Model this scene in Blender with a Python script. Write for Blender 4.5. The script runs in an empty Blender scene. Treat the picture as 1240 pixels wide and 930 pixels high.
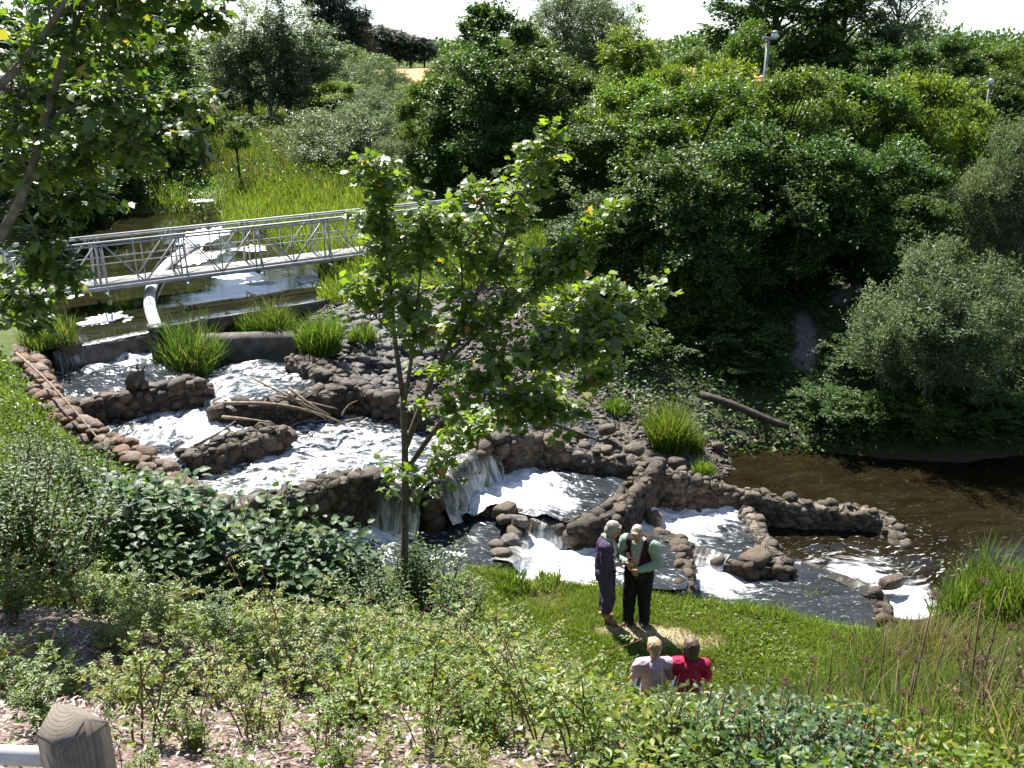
import bpy, bmesh, math, random
import numpy as np
from mathutils import Vector, Matrix

rng = np.random.default_rng(11)
random.seed(5)
scene = bpy.context.scene
COL = scene.collection
PI = math.pi

# ------------------------------------------------------------------ camera
FPX = 1150.0
PITCH = math.atan(420 / FPX)
CAM = Vector((0, 0, 8.6))
cp, sp_ = math.cos(PITCH), math.sin(PITCH)

def ray(px, py):
    u, v = (px - 620) / FPX, (465 - py) / FPX
    return Vector((u, cp + v * sp_, -sp_ + v * cp))

def at(px, py, z):
    d = ray(px, py)
    t = (z - CAM.z) / d.z
    return CAM + d * t

def atD(px, py, y):
    d = ray(px, py)
    return CAM + d * (y / d.y)

cam_d = bpy.data.cameras.new('camera')
cam = bpy.data.objects.new('camera', cam_d)
COL.objects.link(cam)
cam.location = CAM
cam.rotation_euler = (PI / 2 - PITCH, 0, 0)
cam_d.sensor_width = 36
cam_d.lens = FPX / 1240 * 36
cam_d.clip_start = 0.05
cam_d.clip_end = 5000
scene.camera = cam

# ------------------------------------------------------------------ light
SUN_EL, SUN_AZ = 52.0, -24.0      # azimuth measured from +y towards +x
world = bpy.data.worlds.new('World')
scene.world = world
world.use_nodes = True
nt = world.node_tree
bg = nt.nodes['Background']
sky = nt.nodes.new('ShaderNodeTexSky')
sky.sky_type = 'NISHITA'
sky.sun_disc = False
sky.sun_elevation = math.radians(SUN_EL)
sky.sun_rotation = math.radians(SUN_AZ)
sky.dust_density = 0.25
sky.ozone_density = 1.5
sky.air_density = 1.0
hz = nt.nodes.new('ShaderNodeHueSaturation'); hz.inputs['Saturation'].default_value = .6
cb = nt.nodes.new('ShaderNodeMix'); cb.data_type = 'RGBA'; cb.blend_type = 'MULTIPLY'; cb.inputs['Factor'].default_value = 1; cb.inputs['B'].default_value = (.86, .96, 1.12, 1)
nt.links.new(sky.outputs[0], hz.inputs['Color']); nt.links.new(hz.outputs[0], cb.inputs['A']); nt.links.new(cb.outputs['Result'], bg.inputs[0])
bg.inputs[1].default_value = 0.06
sl = bpy.data.lights.new('sun', 'SUN')
sl.energy = 5.0
sl.angle = math.radians(0.53)
sl.color = (1.0, 0.95, 0.87)
so = bpy.data.objects.new('sun', sl)
COL.objects.link(so)
e, a = math.radians(SUN_EL), math.radians(SUN_AZ)
to_sun = Vector((math.sin(a) * math.cos(e), math.cos(a) * math.cos(e), math.sin(e)))
so.rotation_euler = to_sun.to_track_quat('Z', 'Y').to_euler()
so.location = to_sun * 50
scene.view_settings.view_transform = 'Standard'
scene.view_settings.look = 'None'
scene.view_settings.exposure = 1.6
scene.view_settings.gamma = 1
scene.view_settings.use_curve_mapping = False
scene.render.engine = 'CYCLES'
cy = scene.cycles
cy.max_bounces = 6
cy.diffuse_bounces = 3
cy.glossy_bounces = 2
cy.transmission_bounces = 3
cy.transparent_max_bounces = 4
cy.caustics_reflective = False
cy.caustics_refractive = False
cy.sample_clamp_indirect = 4.0
cy.use_denoising = True

# ------------------------------------------------------------------ tagging
def tag(o, label=None, cat=None, group=None, kind=None):
    if label: o['label'] = label
    if cat: o['category'] = cat
    if group: o['group'] = group
    if kind: o['kind'] = kind
    return o

def empty(name, loc=(0, 0, 0), rz=0.0):
    o = bpy.data.objects.new(name, None)
    COL.objects.link(o)
    o.location = loc
    o.rotation_euler = (0, 0, rz)
    o.empty_display_size = 0.2
    return o

def mk(name, me, mat=None, parent=None):
    o = bpy.data.objects.new(name, me)
    COL.objects.link(o)
    if mat is not None and not me.materials:
        me.materials.append(mat)
    if parent is not None: o.parent = parent
    return o

def mesh_np(name, V, Fs, smooth=False):
    """V (n,3); Fs list of int arrays, each (m,k)"""
    V = np.ascontiguousarray(np.asarray(V, dtype=np.float32).reshape(-1, 3))
    if isinstance(Fs, np.ndarray): Fs = [Fs]
    Fs = [np.asarray(f, dtype=np.int32) for f in Fs if len(f)]
    me = bpy.data.meshes.new(name)
    me.vertices.add(len(V))
    me.vertices.foreach_set('co', V.ravel())
    loops = np.concatenate([f.ravel() for f in Fs])
    sizes = np.concatenate([np.full(len(f), f.shape[1], np.int32) for f in Fs])
    starts = np.concatenate([[0], np.cumsum(sizes)[:-1]]).astype(np.int32)
    me.loops.add(len(loops))
    me.loops.foreach_set('vertex_index', loops)
    me.polygons.add(len(sizes))
    me.polygons.foreach_set('loop_start', starts)
    me.polygons.foreach_set('loop_total', sizes)
    if smooth:
        me.polygons.foreach_set('use_smooth', np.ones(len(sizes), bool))
    me.update(calc_edges=True)
    return me

class MB:
    """collects shapes for ONE mesh"""
    def __init__(s):
        s.V, s.Q, s.T, s.n = [], [], [], 0
    def add(s, V, Q=None, T=None):
        V = np.asarray(V, float).reshape(-1, 3)
        if Q is not None and len(Q): s.Q.append(np.asarray(Q, int) + s.n)
        if T is not None and len(T): s.T.append(np.asarray(T, int) + s.n)
        s.V.append(V); s.n += len(V)
    def box(s, c, size, rz=0.0, M=None):
        x, y, z = np.array(size) / 2
        V = np.array([[i * x, j * y, k * z] for i in (-1, 1) for j in (-1, 1) for k in (-1, 1)], float)
        if M is not None: V = V @ np.array(M.to_3x3()).T
        else:
            ca, sa = math.cos(rz), math.sin(rz)
            V = np.c_[V[:, 0] * ca - V[:, 1] * sa, V[:, 0] * sa + V[:, 1] * ca, V[:, 2]]
        s.add(V + np.array(c), [[0, 1, 3, 2], [4, 6, 7, 5], [0, 4, 5, 1], [2, 3, 7, 6], [0, 2, 6, 4], [1, 5, 7, 3]])
    def bar(s, p, q, w, h):
        p, q = Vector(p), Vector(q)
        d = q - p
        X = d.normalized()
        Y = Vector((0, 0, 1)).cross(X)
        if Y.length < 1e-4: Y = Vector((0, 1, 0))
        Y.normalize(); Z = X.cross(Y)
        M = Matrix((X, Y, Z)).transposed()
        s.box((p + q) / 2, (d.length, w, h), M=M)
    def tube(s, pts, rad, seg=8, cap=True):
        P = np.array([list(p) for p in pts], float)
        n = len(P)
        R = np.full(n, rad, float) if np.isscalar(rad) else np.array(rad, float)
        T = np.gradient(P, axis=0)
        T /= np.linalg.norm(T, axis=1)[:, None] + 1e-9
        up = np.array([0, 0, 1.0]) if abs(T[0, 2]) < .9 else np.array([1.0, 0, 0])
        A = np.cross(T, up); A /= np.linalg.norm(A, axis=1)[:, None] + 1e-9
        B = np.cross(T, A)
        th = np.arange(seg) * 2 * PI / seg
        ring = A[:, None, :] * np.cos(th)[None, :, None] + B[:, None, :] * np.sin(th)[None, :, None]
        V = (P[:, None, :] + ring * R[:, None, None]).reshape(-1, 3)
        i = np.arange(n - 1)[:, None] * seg; j = np.arange(seg)[None, :]; k = (j + 1) % seg
        Q = np.stack([i + j, i + k, i + seg + k, i + seg + j], -1).reshape(-1, 4)
        Tr = []
        if cap:
            V = np.vstack([V, P[0], P[-1]])
            c0, c1 = n * seg, n * seg + 1
            for jj in range(seg):
                kk = (jj + 1) % seg
                Tr.append([c0, kk, jj]); Tr.append([c1, (n - 1) * seg + jj, (n - 1) * seg + kk])
        s.add(V, Q, np.array(Tr) if Tr else None)
    def mesh(s, name, smooth=False):
        Fs = []
        if s.Q: Fs.append(np.concatenate(s.Q))
        if s.T: Fs.append(np.concatenate(s.T))
        return mesh_np(name, np.concatenate(s.V), Fs, smooth)
    def build(s, name, mat, parent=None, smooth=False):
        return mk(name, s.mesh(name, smooth), mat, parent)

# ------------------------------------------------------------------ numpy noise
def _h(ix, iy, iz):
    n = (ix * 374761393 + iy * 668265263 + iz * 2147483647 + 1013) & 0x7fffffff
    n = ((n ^ (n >> 13)) * 1274126177) & 0x7fffffff
    return ((n ^ (n >> 16)) & 0xffff) / 65535.0

def vnoise(x, y, z=0.0):
    x, y = np.asarray(x, float), np.asarray(y, float)
    z = np.zeros_like(x) + z
    ix, iy, iz = np.floor(x).astype(np.int64), np.floor(y).astype(np.int64), np.floor(z).astype(np.int64)
    fx, fy, fz = x - ix, y - iy, z - iz
    fx, fy, fz = [f * f * (3 - 2 * f) for f in (fx, fy, fz)]
    r = 0
    for dx in (0, 1):
        for dy in (0, 1):
            for dz in (0, 1):
                w = (fx if dx else 1 - fx) * (fy if dy else 1 - fy) * (fz if dz else 1 - fz)
                r = r + w * _h(ix + dx, iy + dy, iz + dz)
    return r * 2 - 1

def fbm(x, y, z=0.0, o=4):
    a, r, f = 1.0, 0, 1.0
    for k in range(o):
        r = r + a * vnoise(np.asarray(x) * f + 17.3 * k, np.asarray(y) * f - 9.1 * k, z * f)
        a *= .5; f *= 2.03
    return r

def sstep(a, b, x):
    t = np.clip((x - a) / (b - a), 0, 1)
    return t * t * (3 - 2 * t)

def in_poly(x, y, P):
    P = np.asarray(P)[:, :2]
    ins = np.zeros(np.shape(x), bool)
    n = len(P)
    for i in range(n):
        x1, y1 = P[i]; x2, y2 = P[(i + 1) % n]
        c = ((y1 > y) != (y2 > y)) & (x < (x2 - x1) * (y - y1) / (y2 - y1 + 1e-12) + x1)
        ins ^= c
    return ins

def poly_dist(x, y, P):
    P = np.asarray(P)[:, :2]
    d = np.full(np.shape(x), 1e9)
    n = len(P)
    for i in range(n):
        a, b = P[i], P[(i + 1) % n]
        ab = b - a
        t = np.clip(((x - a[0]) * ab[0] + (y - a[1]) * ab[1]) / (ab @ ab + 1e-9), 0, 1)
        d = np.minimum(d, np.hypot(x - a[0] - t * ab[0], y - a[1] - t * ab[1]))
    return d

# ------------------------------------------------------------------ materials
def new_mat(name):
    m = bpy.data.materials.new(name)
    m.use_nodes = True
    t = m.node_tree
    b = t.nodes['Principled BSDF']
    return m, t, b

def N(t, typ, **kw):
    n = t.nodes.new(typ)
    for k, v in kw.items(): setattr(n, k, v)
    return n

def ramp(t, fac, stops, interp='LINEAR'):
    r = N(t, 'ShaderNodeValToRGB')
    r.color_ramp.interpolation = interp
    els = r.color_ramp.elements
    while len(els) < len(stops): els.new(0.5)
    for e_, (p, c) in zip(els, stops):
        e_.position = p; e_.color = (*c, 1) if len(c) == 3 else c
    t.links.new(fac, r.inputs[0])
    return r

def noise_node(t, scale, detail=4, rough=.55, vec=None, coord='Object'):
    n = N(t, 'ShaderNodeTexNoise')
    n.inputs['Scale'].default_value = scale
    n.inputs['Detail'].default_value = detail
    n.inputs['Roughness'].default_value = rough
    if vec is None:
        tc = N(t, 'ShaderNodeTexCoord'); vec = tc.outputs[coord]
    t.links.new(vec, n.inputs['Vector'])
    return n

def bump(t, h, strength, dist, b):
    bp = N(t, 'ShaderNodeBump')
    bp.inputs['Strength'].default_value = strength
    bp.inputs['Distance'].default_value = dist
    t.links.new(h, bp.inputs['Height'])
    t.links.new(bp.outputs[0], b.inputs['Normal'])
    return bp

def mixc(t, fac, c1, c2, blend='MIX'):
    m = N(t, 'ShaderNodeMix', data_type='RGBA', blend_type=blend)
    for sock, v in ((m.inputs['Factor'], fac), (m.inputs['A'], c1), (m.inputs['B'], c2)):
        if hasattr(v, 'links') or isinstance(v, bpy.types.NodeSocket): t.links.new(v, sock)
        elif isinstance(v, (int, float)): sock.default_value = v
        else: sock.default_value = (*v, 1)
    return m.outputs['Result']

def simple_mat(name, c1, c2=None, rough=.7, scale=6, metal=0.0, bmp=0.0, bscale=None, spec=.5):
    m, t, b = new_mat(name)
    c2 = c2 or tuple(x * .7 for x in c1)
    n = noise_node(t, scale)
    r = ramp(t, n.outputs['Fac'], [(.35, c1), (.65, c2)])
    t.links.new(r.outputs[0], b.inputs['Base Color'])
    b.inputs['Roughness'].default_value = rough
    b.inputs['Metallic'].default_value = metal
    b.inputs['Specular IOR Level'].default_value = spec
    if bmp:
        n2 = noise_node(t, bscale or scale * 4)
        bump(t, n2.outputs['Fac'], bmp, .02, b)
    return m

def leaf_mat(name, stops, trans=.38, rough=.42, tint=(1.35, 1.4, .55), spec=.5):
    """stops: base colours spread at random over the leaves"""
    m, t, b = new_mat(name)
    g = N(t, 'ShaderNodeNewGeometry')
    r = ramp(t, g.outputs['Random Per Island'], stops)
    oi = N(t, 'ShaderNodeObjectInfo')
    hs = N(t, 'ShaderNodeHueSaturation')
    mr = N(t, 'ShaderNodeMapRange')
    t.links.new(oi.outputs['Random'], mr.inputs['Value'])
    mr.inputs['To Min'].default_value = .485; mr.inputs['To Max'].default_value = .515
    t.links.new(mr.outputs[0], hs.inputs['Hue'])
    t.links.new(r.outputs[0], hs.inputs['Color'])
    t.links.new(hs.outputs[0], b.inputs['Base Color'])
    b.inputs['Roughness'].default_value = rough
    b.inputs['Specular IOR Level'].default_value = spec
    tr = N(t, 'ShaderNodeBsdfTranslucent')
    tm = mixc(t, 1.0, hs.outputs[0], tint, 'MULTIPLY')
    t.links.new(tm, tr.inputs['Color'])
    mx = N(t, 'ShaderNodeMixShader')
    mx.inputs[0].default_value = trans
    t.links.new(b.outputs[0], mx.inputs[1]); t.links.new(tr.outputs[0], mx.inputs[2])
    t.links.new(mx.outputs[0], t.nodes['Material Output'].inputs[0])
    return m

M = {}
M['leaf_dark'] = leaf_mat('leaf_dark', [(0, (.028, .062, .014)), (.6, (.052, .10, .018)), (1, (.085, .14, .024))], trans=.38, rough=.5, spec=.35)
M['leaf_mid'] = leaf_mat('leaf_mid', [(0, (.045, .085, .014)), (.6, (.08, .14, .02)), (1, (.12, .185, .028))], trans=.46, spec=.4)
M['leaf_bright'] = leaf_mat('leaf_bright', [(0, (.075, .125, .015)), (.6, (.125, .19, .023)), (1, (.19, .24, .035))], trans=.52, spec=.4)
M['leaf_grey'] = leaf_mat('leaf_grey', [(0, (.075, .11, .05)), (.6, (.13, .175, .085)), (1, (.20, .245, .14))], trans=.42, rough=.42, spec=.5, tint=(1.15, 1.2, .85))
M['leaf_conifer'] = leaf_mat('leaf_conifer', [(0, (.014, .03, .02)), (1, (.03, .055, .034))], trans=.15, rough=.55)
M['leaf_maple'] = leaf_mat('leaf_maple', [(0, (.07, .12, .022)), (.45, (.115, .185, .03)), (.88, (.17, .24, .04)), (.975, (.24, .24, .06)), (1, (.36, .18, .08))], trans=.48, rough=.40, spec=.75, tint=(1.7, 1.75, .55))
M['leaf_maple_dark'] = leaf_mat('leaf_maple_dark', [(0, (.04, .08, .018)), (.5, (.07, .125, .024)), (.9, (.13, .2, .035)), (1, (.25, .2, .06))], trans=.45, rough=.42, spec=.6, tint=(1.6, 1.65, .5))  # near maple: own, slightly darker leaf colours than the young maple
M['leaf_broad'] = leaf_mat('leaf_broad', [(0, (.025, .06, .022)), (.7, (.05, .105, .032)), (.93, (.09, .155, .035)), (1, (.17, .24, .045))], trans=.4, rough=.5, spec=.4)
M['leaf_rose'] = leaf_mat('leaf_rose', [(0, (.08, .12, .022)), (.5, (.14, .19, .03)), (.86, (.225, .255, .045)), (.96, (.29, .27, .07)), (1, (.34, .18, .10))], trans=.5, rough=.45, spec=.45)
M['dry_grass'] = leaf_mat('dry_grass', [(0, (.16, .13, .06)), (.6, (.26, .22, .11)), (1, (.36, .31, .18))], trans=.35, rough=.6, spec=.3, tint=(1.2, 1.1, .7))
M['grass'] = leaf_mat('grass_blade', [(0, (.09, .14, .02)), (.5, (.14, .215, .03)), (.8, (.19, .255, .045)), (1, (.32, .28, .12))], trans=.4, rough=.5, spec=.3)
M['grass_tall'] = leaf_mat('grass_tall', [(0, (.065, .12, .018)), (.6, (.115, .185, .028)), (.9, (.17, .22, .05)), (1, (.28, .24, .12))], trans=.4, rough=.45, spec=.35)
M['reed'] = leaf_mat('reed_leaf', [(0, (.05, .095, .018)), (.5, (.09, .155, .025)), (.82, (.14, .195, .035)), (.9, (.24, .2, .09)), (1, (.30, .24, .13))], trans=.38, rough=.42)
M['dry_stem'] = simple_mat('dry_stem', (.13, .075, .05), (.2, .13, .08), rough=.8)
M['cane'] = simple_mat('cane', (.17, .05, .035), (.12, .08, .04), rough=.7)
M['rail_paint'] = simple_mat('rail_paint', (.62, .62, .64), (.5, .5, .52), rough=.4, scale=9)
M['seed_head'] = leaf_mat('seed_head', [(0, (.10, .06, .04)), (.7, (.17, .11, .075)), (1, (.25, .18, .12))], trans=.25, rough=.7, tint=(1.2, 1, .8))
M['umbel_pink'] = leaf_mat('umbel_pink', [(0, (.5, .24, .19)), (1, (.72, .42, .34))], trans=.3, rough=.6, tint=(1.1, 1, 1))
M['umbel_green'] = leaf_mat('umbel_green', [(0, (.16, .15, .045)), (1, (.27, .25, .09))], trans=.3, rough=.6, tint=(1.1, 1, .8))
M['bark'] = simple_mat('bark', (.085, .065, .05), (.035, .027, .022), rough=.9, scale=14, bmp=.6)
M['bark_grey'] = simple_mat('bark_grey', (.17, .15, .13), (.07, .06, .05), rough=.85, scale=10, bmp=.4)
M['bark_pale'] = simple_mat('bark_pale', (.42, .41, .37), (.17, .16, .14), rough=.8, scale=5, bmp=.2)
M['maple_bark'] = simple_mat('maple_bark', (.16, .115, .085), (.07, .05, .04), rough=.75, scale=18, bmp=.4)
M['driftwood'] = simple_mat('driftwood', (.26, .19, .13), (.11, .08, .055), rough=.85, scale=12, bmp=.5)
M['alu'] = simple_mat('galvanised_steel', (.40, .40, .41), (.27, .27, .28), rough=.5, scale=5, metal=.0, bmp=.1)
M['deck'] = simple_mat('bridge_deck', (.30, .30, .29), (.2, .195, .185), rough=.8, scale=9)
M['pole_steel'] = simple_mat('pole_steel', (.24, .24, .24), (.16, .16, .16), rough=.5)
M['post_paint'] = simple_mat('pole_grey', (.13, .13, .13), (.09, .09, .09), rough=.5)
M['lamp_glass'] = simple_mat('lamp_glass', (.62, .65, .72), (.5, .53, .6), rough=.15)
M['concrete'] = simple_mat('concrete', (.13, .115, .10), (.06, .05, .043), rough=.9, scale=5, bmp=.5)
M['wet_wood'] = simple_mat('wet_timber', (.055, .04, .028), (.025, .018, .013), rough=.5, scale=10, bmp=.3)

def stone_mat(name, stops, rough=.75):
    m, t, b = new_mat(name)
    g = N(t, 'ShaderNodeNewGeometry')
    r = ramp(t, g.outputs['Random Per Island'], stops)
    n = noise_node(t, 9, 6, .65)
    r2 = ramp(t, n.outputs['Fac'], [(.3, (.35, .33, .31)), (.7, (1.3, 1.25, 1.15))])
    c = mixc(t, 1.0, r.outputs[0], r2.outputs[0], 'MULTIPLY')
    n3 = noise_node(t, 2.2, 3)
    f = ramp(t, n3.outputs['Fac'], [(.56, (0, 0, 0)), (.7, (1, 1, 1))])
    g2 = N(t, 'ShaderNodeSeparateXYZ'); t.links.new(g.outputs['Normal'], g2.inputs[0])
    up = N(t, 'ShaderNodeMath', operation='MULTIPLY'); t.links.new(f.outputs[0], up.inputs[0])
    cl = N(t, 'ShaderNodeMath', operation='MULTIPLY', use_clamp=True); t.links.new(g2.outputs[2], cl.inputs[0]); cl.inputs[1].default_value = .7
    t.links.new(cl.outputs[0], up.inputs[1])
    c = mixc(t, up.outputs[0], c, (.06, .065, .02))
    t.links.new(c, b.inputs['Base Color'])
    b.inputs['Roughness'].default_value = rough
    n2 = noise_node(t, 13, 7, .72)
    bump(t, n2.outputs['Fac'], 1.0, .05, b)
    return m
M['stone_brown'] = stone_mat('stone_brown', [(0, (.034, .022, .013)), (.5, (.064, .044, .028)), (1, (.12, .088, .06))], .58)
M['stone_rust'] = stone_mat('stone_rust', [(0, (.06, .032, .018)), (.4, (.17, .08, .03)), (.7, (.14, .09, .06)), (1, (.22, .17, .13))], .62)
M['stone_grey'] = stone_mat('stone_grey', [(0, (.05, .046, .044)), (.5, (.085, .08, .078)), (1, (.16, .15, .145))], .4)
M['stone_cap'] = simple_mat('stone_cap', (.165, .13, .10), (.075, .058, .044), rough=.85, scale=5, bmp=.6, bscale=25)
M['leaf_aspen'] = leaf_mat('leaf_aspen', [(0, (.09, .13, .06)), (.6, (.14, .185, .085)), (1, (.22, .26, .15))], trans=.5, rough=.45, spec=.4, tint=(1.15, 1.2, .8))
M['gravel_wet'] = stone_mat('gravel_wet', [(0, (.04, .034, .03)), (.5, (.075, .066, .06)), (1, (.15, .135, .12))], .28)
M['stone_tan'] = stone_mat('stone_tan', [(0, (.055, .042, .030)), (.5, (.09, .07, .052)), (1, (.15, .122, .095))], .7)
# ------------------------------------------------------------------ terrain
def PX(lst):
    out = []
    for t in lst:
        p = at(*t); out.append((p.x, p.y, t[2]))
    return out

CTRL = PX([
    (50, 900, 6.0), (300, 900, 5.9), (620, 925, 5.9), (950, 920, 5.6), (1200, 920, 5.3),
    (50, 740, 4.3), (250, 760, 4.15), (-120, 740, 4.4),
    (20, 560, 2.5), (0, 490, 2.6), (-150, 500, 2.9), (-100, 600, 3.0),
    (100, 630, 2.9), (250, 680, 2.5), (230, 625, 2.0), (310, 640, 1.75), (400, 680, 1.4),
    (500, 700, .95), (570, 700, .7),
    (620, 705, .52), (700, 702, .45), (760, 750, .5), (850, 735, .42), (950, 750, .36), (1050, 765, .3),
    (700, 760, .6), (820, 800, .58), (900, 790, .5),
    (1140, 762, .12), (1200, 735, .12), (1260, 720, .12), (1200, 790, .6), (1280, 780, .6), (1100, 790, .5),
    # ladder bed
    (140, 455, 1.5), (330, 460, 1.3), (200, 525, 1.1), (400, 550, .9), (690, 600, .2), (560, 640, .15),
    (850, 640, -.2), (700, 680, 0), (1000, 660, -.5), (920, 710, -.25),
    # lower river
    (900, 555, -.15), (1000, 590, -.4), (1240, 600, -.4), (1150, 700, -.3), (1400, 650, -.5), (1300, 590, -.4),
    (862, 530, .12), (950, 537, .06), (1050, 545, .08), (1240, 545, .08), (1420, 560, .1),
    (950, 480, .6), (970, 420, 1.15), (1030, 355, 2.0), (1200, 420, 1.6), (1100, 460, 1.1), (880, 470, .7), (1300, 440, 1.6),
    # gravel bar
    (700, 500, .8), (620, 470, 1.15), (800, 520, .55), (850, 545, .3), (550, 440, 1.6), (450, 420, 1.95),
    (650, 430, 1.35), (750, 450, 1.0), (400, 388, 2.3), (480, 400, 2.0), (700, 380, 1.7), (600, 352, 2.4), (820, 420, 1.2),
    (520, 352, 2.5), (480, 335, 2.6),
    # upper river bed and banks
    (150, 380, 1.9), (300, 350, 1.9), (100, 395, 2.0), (230, 310, 1.9), (200, 262, 1.9), (235, 250, 1.95), (150, 258, 1.9), (250, 262, 1.95), (170, 285, 1.9), (270, 335, 1.9), (330, 340, 2.1),
    (390, 290, 2.75), (430, 300, 2.8), (330, 265, 2.75), (380, 250, 2.85), (440, 330, 2.65), (300, 268, 2.7),
    (130, 248, 2.1), (70, 270, 2.2), (60, 330, 2.3), (20, 400, 2.75), (-60, 330, 3.1), (20, 300, 2.7), (-150, 380, 3.2),
    (200, 236, 2.8), (120, 232, 2.8), (280, 236, 2.75), (30, 240, 2.9),
    (250, 195, 3.2), (320, 165, 3.7), (440, 220, 3.0), (180, 180, 3.4),
]) + [
    (-4, 0, 7.0), (0, 0, 7.0), (4, 0, 6.9), (-9, 0, 7.0), (9, 0, 6.6), (0, -5, 7.3), (-12, -5, 7.3), (12, -5, 7.0),
    (0, 4.4, 5.05), (0, 6, 3.95), (0.3, 8, 2.35), (0, 9.5, 1.25), (1.8, 8.5, 1.05), (1.9, 9.1, .62), (1.6, 7, 2.35), (1.6, 5, 4.1), (3, 7, 2.3), (4.5, 7, 2.3), (6, 8, 1.5), (3.2, 8.6, 1.0), (4.6, 8.8, .9),
    (3, 5, 4.1), (4.8, 5, 4.1), (-2.5, 6, 3.9), (-3, 8, 2.7), (8, 6, 2.8), (12, 7, 2.0), (12, 12, .4), (16, 10, .5), (9, 10, .6),
    (6, 34, 2.6), (14, 36, 2.7), (22, 40, 2.8), (0, 36, 2.8), (25, 30, 2.6), (18, 28, 2.2), (6, 29, 2.35), (30, 22, 1.6),
    (-25, 20, 3.6), (-30, 40, 3.8), (-20, 12, 4.5), (40, 10, 1.0), (40, 40, 3.0),
    (0, 60, 3.3), (30, 60, 3.2), (-40, 70, 4.2), (60, 60, 3.6), (0, 85, 3.7), (45, 85, 4.0), (-50, 100, 5.0), (0, 110, 4.2), (60, 110, 4.6),
]
_c = np.array(CTRL)
def _phi(r2): return 0.5 * r2 * np.log(r2 + 1e-9)
_n = len(_c)
_A = np.zeros((_n + 3, _n + 3))
_r2 = (_c[:, None, 0] - _c[None, :, 0]) ** 2 + (_c[:, None, 1] - _c[None, :, 1]) ** 2
_A[:_n, :_n] = _phi(_r2) + np.eye(_n) * .25
_A[:_n, _n] = 1; _A[:_n, _n + 1:] = _c[:, :2]
_A[_n:, :_n] = _A[:_n, _n:].T
_w = np.linalg.solve(_A, np.concatenate([_c[:, 2], np.zeros(3)]))

def tps(X, Y):
    X = np.asarray(X, float); Y = np.asarray(Y, float)
    r = _w[_n] + _w[_n + 1] * X + _w[_n + 2] * Y
    for i in range(_n):
        r = r + _w[i] * _phi((X - _c[i, 0]) ** 2 + (Y - _c[i, 1]) ** 2)
    return r

def W(lst, z0):
    """vertices in photo pixels with their level -> plan (x, y)"""
    out = []
    for t in lst:
        p = at(t[0], t[1], t[2] if len(t) > 2 else z0)
        out.append((p.x, p.y))
    return np.array(out)

# name: (level, outline, base foam, [(px,py,radius,strength)])
POOLS = {
 'P9': (2.05, [(52,442,2.4),(62,428,2.2),(186,403,2.2),(222,428,2.1),(240,457,2.2),(160,470,2.2),(84,486,2.2),(51,466,2.45)], .32, [(110,437,1.0,.5),(170,424,1.0,.5),(190,425,.6,.4)]),
 'P8': (1.85, [(222,428,2.1),(258,418,2.35),(352,412,2.35),(360,430,2.15),(420,458,2.1),(425,464,2.1),(340,480,2.05),(262,492,2.0),(240,457,2.2)], .46, [(250,470,1.2,.4),(330,450,1.6,.2)]),
 'P7': (1.7, [(84,486,2.2),(160,470,2.2),(240,456,2.2),(262,492,2.0),(335,514,1.95),(225,545,1.9),(217,588,1.95),(146,540,2.1),(78,503,2.3)], .52, [(255,510,1.0,.5),(200,535,1.5,.3)]),
 'P6': (1.5, [(217,588,1.95),(225,545,1.9),(335,514,1.95),(262,492,2.0),(425,464,2.1),(490,482,2.0),(545,505,1.8),(603,523,1.5),(516,589,1.5),(437,569,1.6),(355,592,1.65),(281,604,1.65)], .45, [(300,580,1.8,.4),(400,540,1.5,.25),(480,540,1.2,.2)]),
 'P4': (.8, [(516,589,1.5),(603,523,1.5),(652,521,1.4),(705,542,1.2),(792,558,1.05),(760,595,1.0),(738,622,.98),(688,631,.85),(637,623,.85),(600,614,.85),(540,611,.85),(505,605,.9)], .26, [(560,600,.9,.9),(600,570,.9,.9),(630,590,1.0,.6),(655,610,.9,.5)]),
 'P5': (.65, [(390,640,.8),(400,600,1.2),(437,569,1.6),(516,589,1.5),(510,605,.9),(540,611,.85),(600,614,.85),(632,640,.8),(612,680,.65),(560,697,.6),(470,705,.7),(410,700)], .22, [(430,635,.8,1.0),(470,620,.7,.9),(480,650,.7,.4)]),
 'P3': (.5, [(632,640,.8),(637,623,.85),(688,631,.85),(738,622,.98),(778,645,.5),(824,651,.5),(834,706,.5),(830,722,.4),(700,716,.4),(610,708,.5),(612,680,.65)], .28, [(640,655,.8,1.0),(655,680,.8,.9),(700,680,.8,.4),(730,690,.5,.3)]),
 'P2': (.32, [(738,622,.98),(760,595,1.0),(793,560,1.05),(881,588,.7),(905,612,.6),(925,645,.5),(948,676,.4),(880,679,.32),(838,668,.32),(824,651,.5),(778,645,.5)], .27, [(795,635,.75,1.0),(825,620,.9,.9),(855,615,.9,.5),(850,600,.8,.4)]),
 'P1': (.15, [(834,665,.32),(880,679,.32),(948,676,.3),(962,679,.15),(1060,717,.15),(1075,762,.15),(950,755,.2),(825,728,.3),(834,706,.4)], .22, [(850,690,.55,1.0),(870,700,.5,.8),(890,705,.6,.4)]),
}
POOLW = {k: W(v[1], v[0]) for k, v in POOLS.items()}

def terrain_z(X, Y):
    X = np.asarray(X, float); Y = np.asarray(Y, float)
    r = np.hypot(X, Y - 20)
    near = tps(np.clip(X, -70, 80), np.clip(Y, -8, 115))
    far = 4.6 + 0.009 * np.clip(r - 100, 0, 330) + 1.2 * vnoise(X * .012, Y * .012)
    k = sstep(75, 120, r)
    z = near * (1 - k) + far * k
    z = z + .05 * fbm(X * .9, Y * .9, 0, 3) + .12 * vnoise(X * .22, Y * .22) * sstep(14, 25, Y)
    for k_, P in POOLW.items():
        m = in_poly(X, Y, P)
        if m.any():
            z = np.where(m, np.minimum(z, POOLS[k_][0] - .3), z)
    return z

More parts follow.
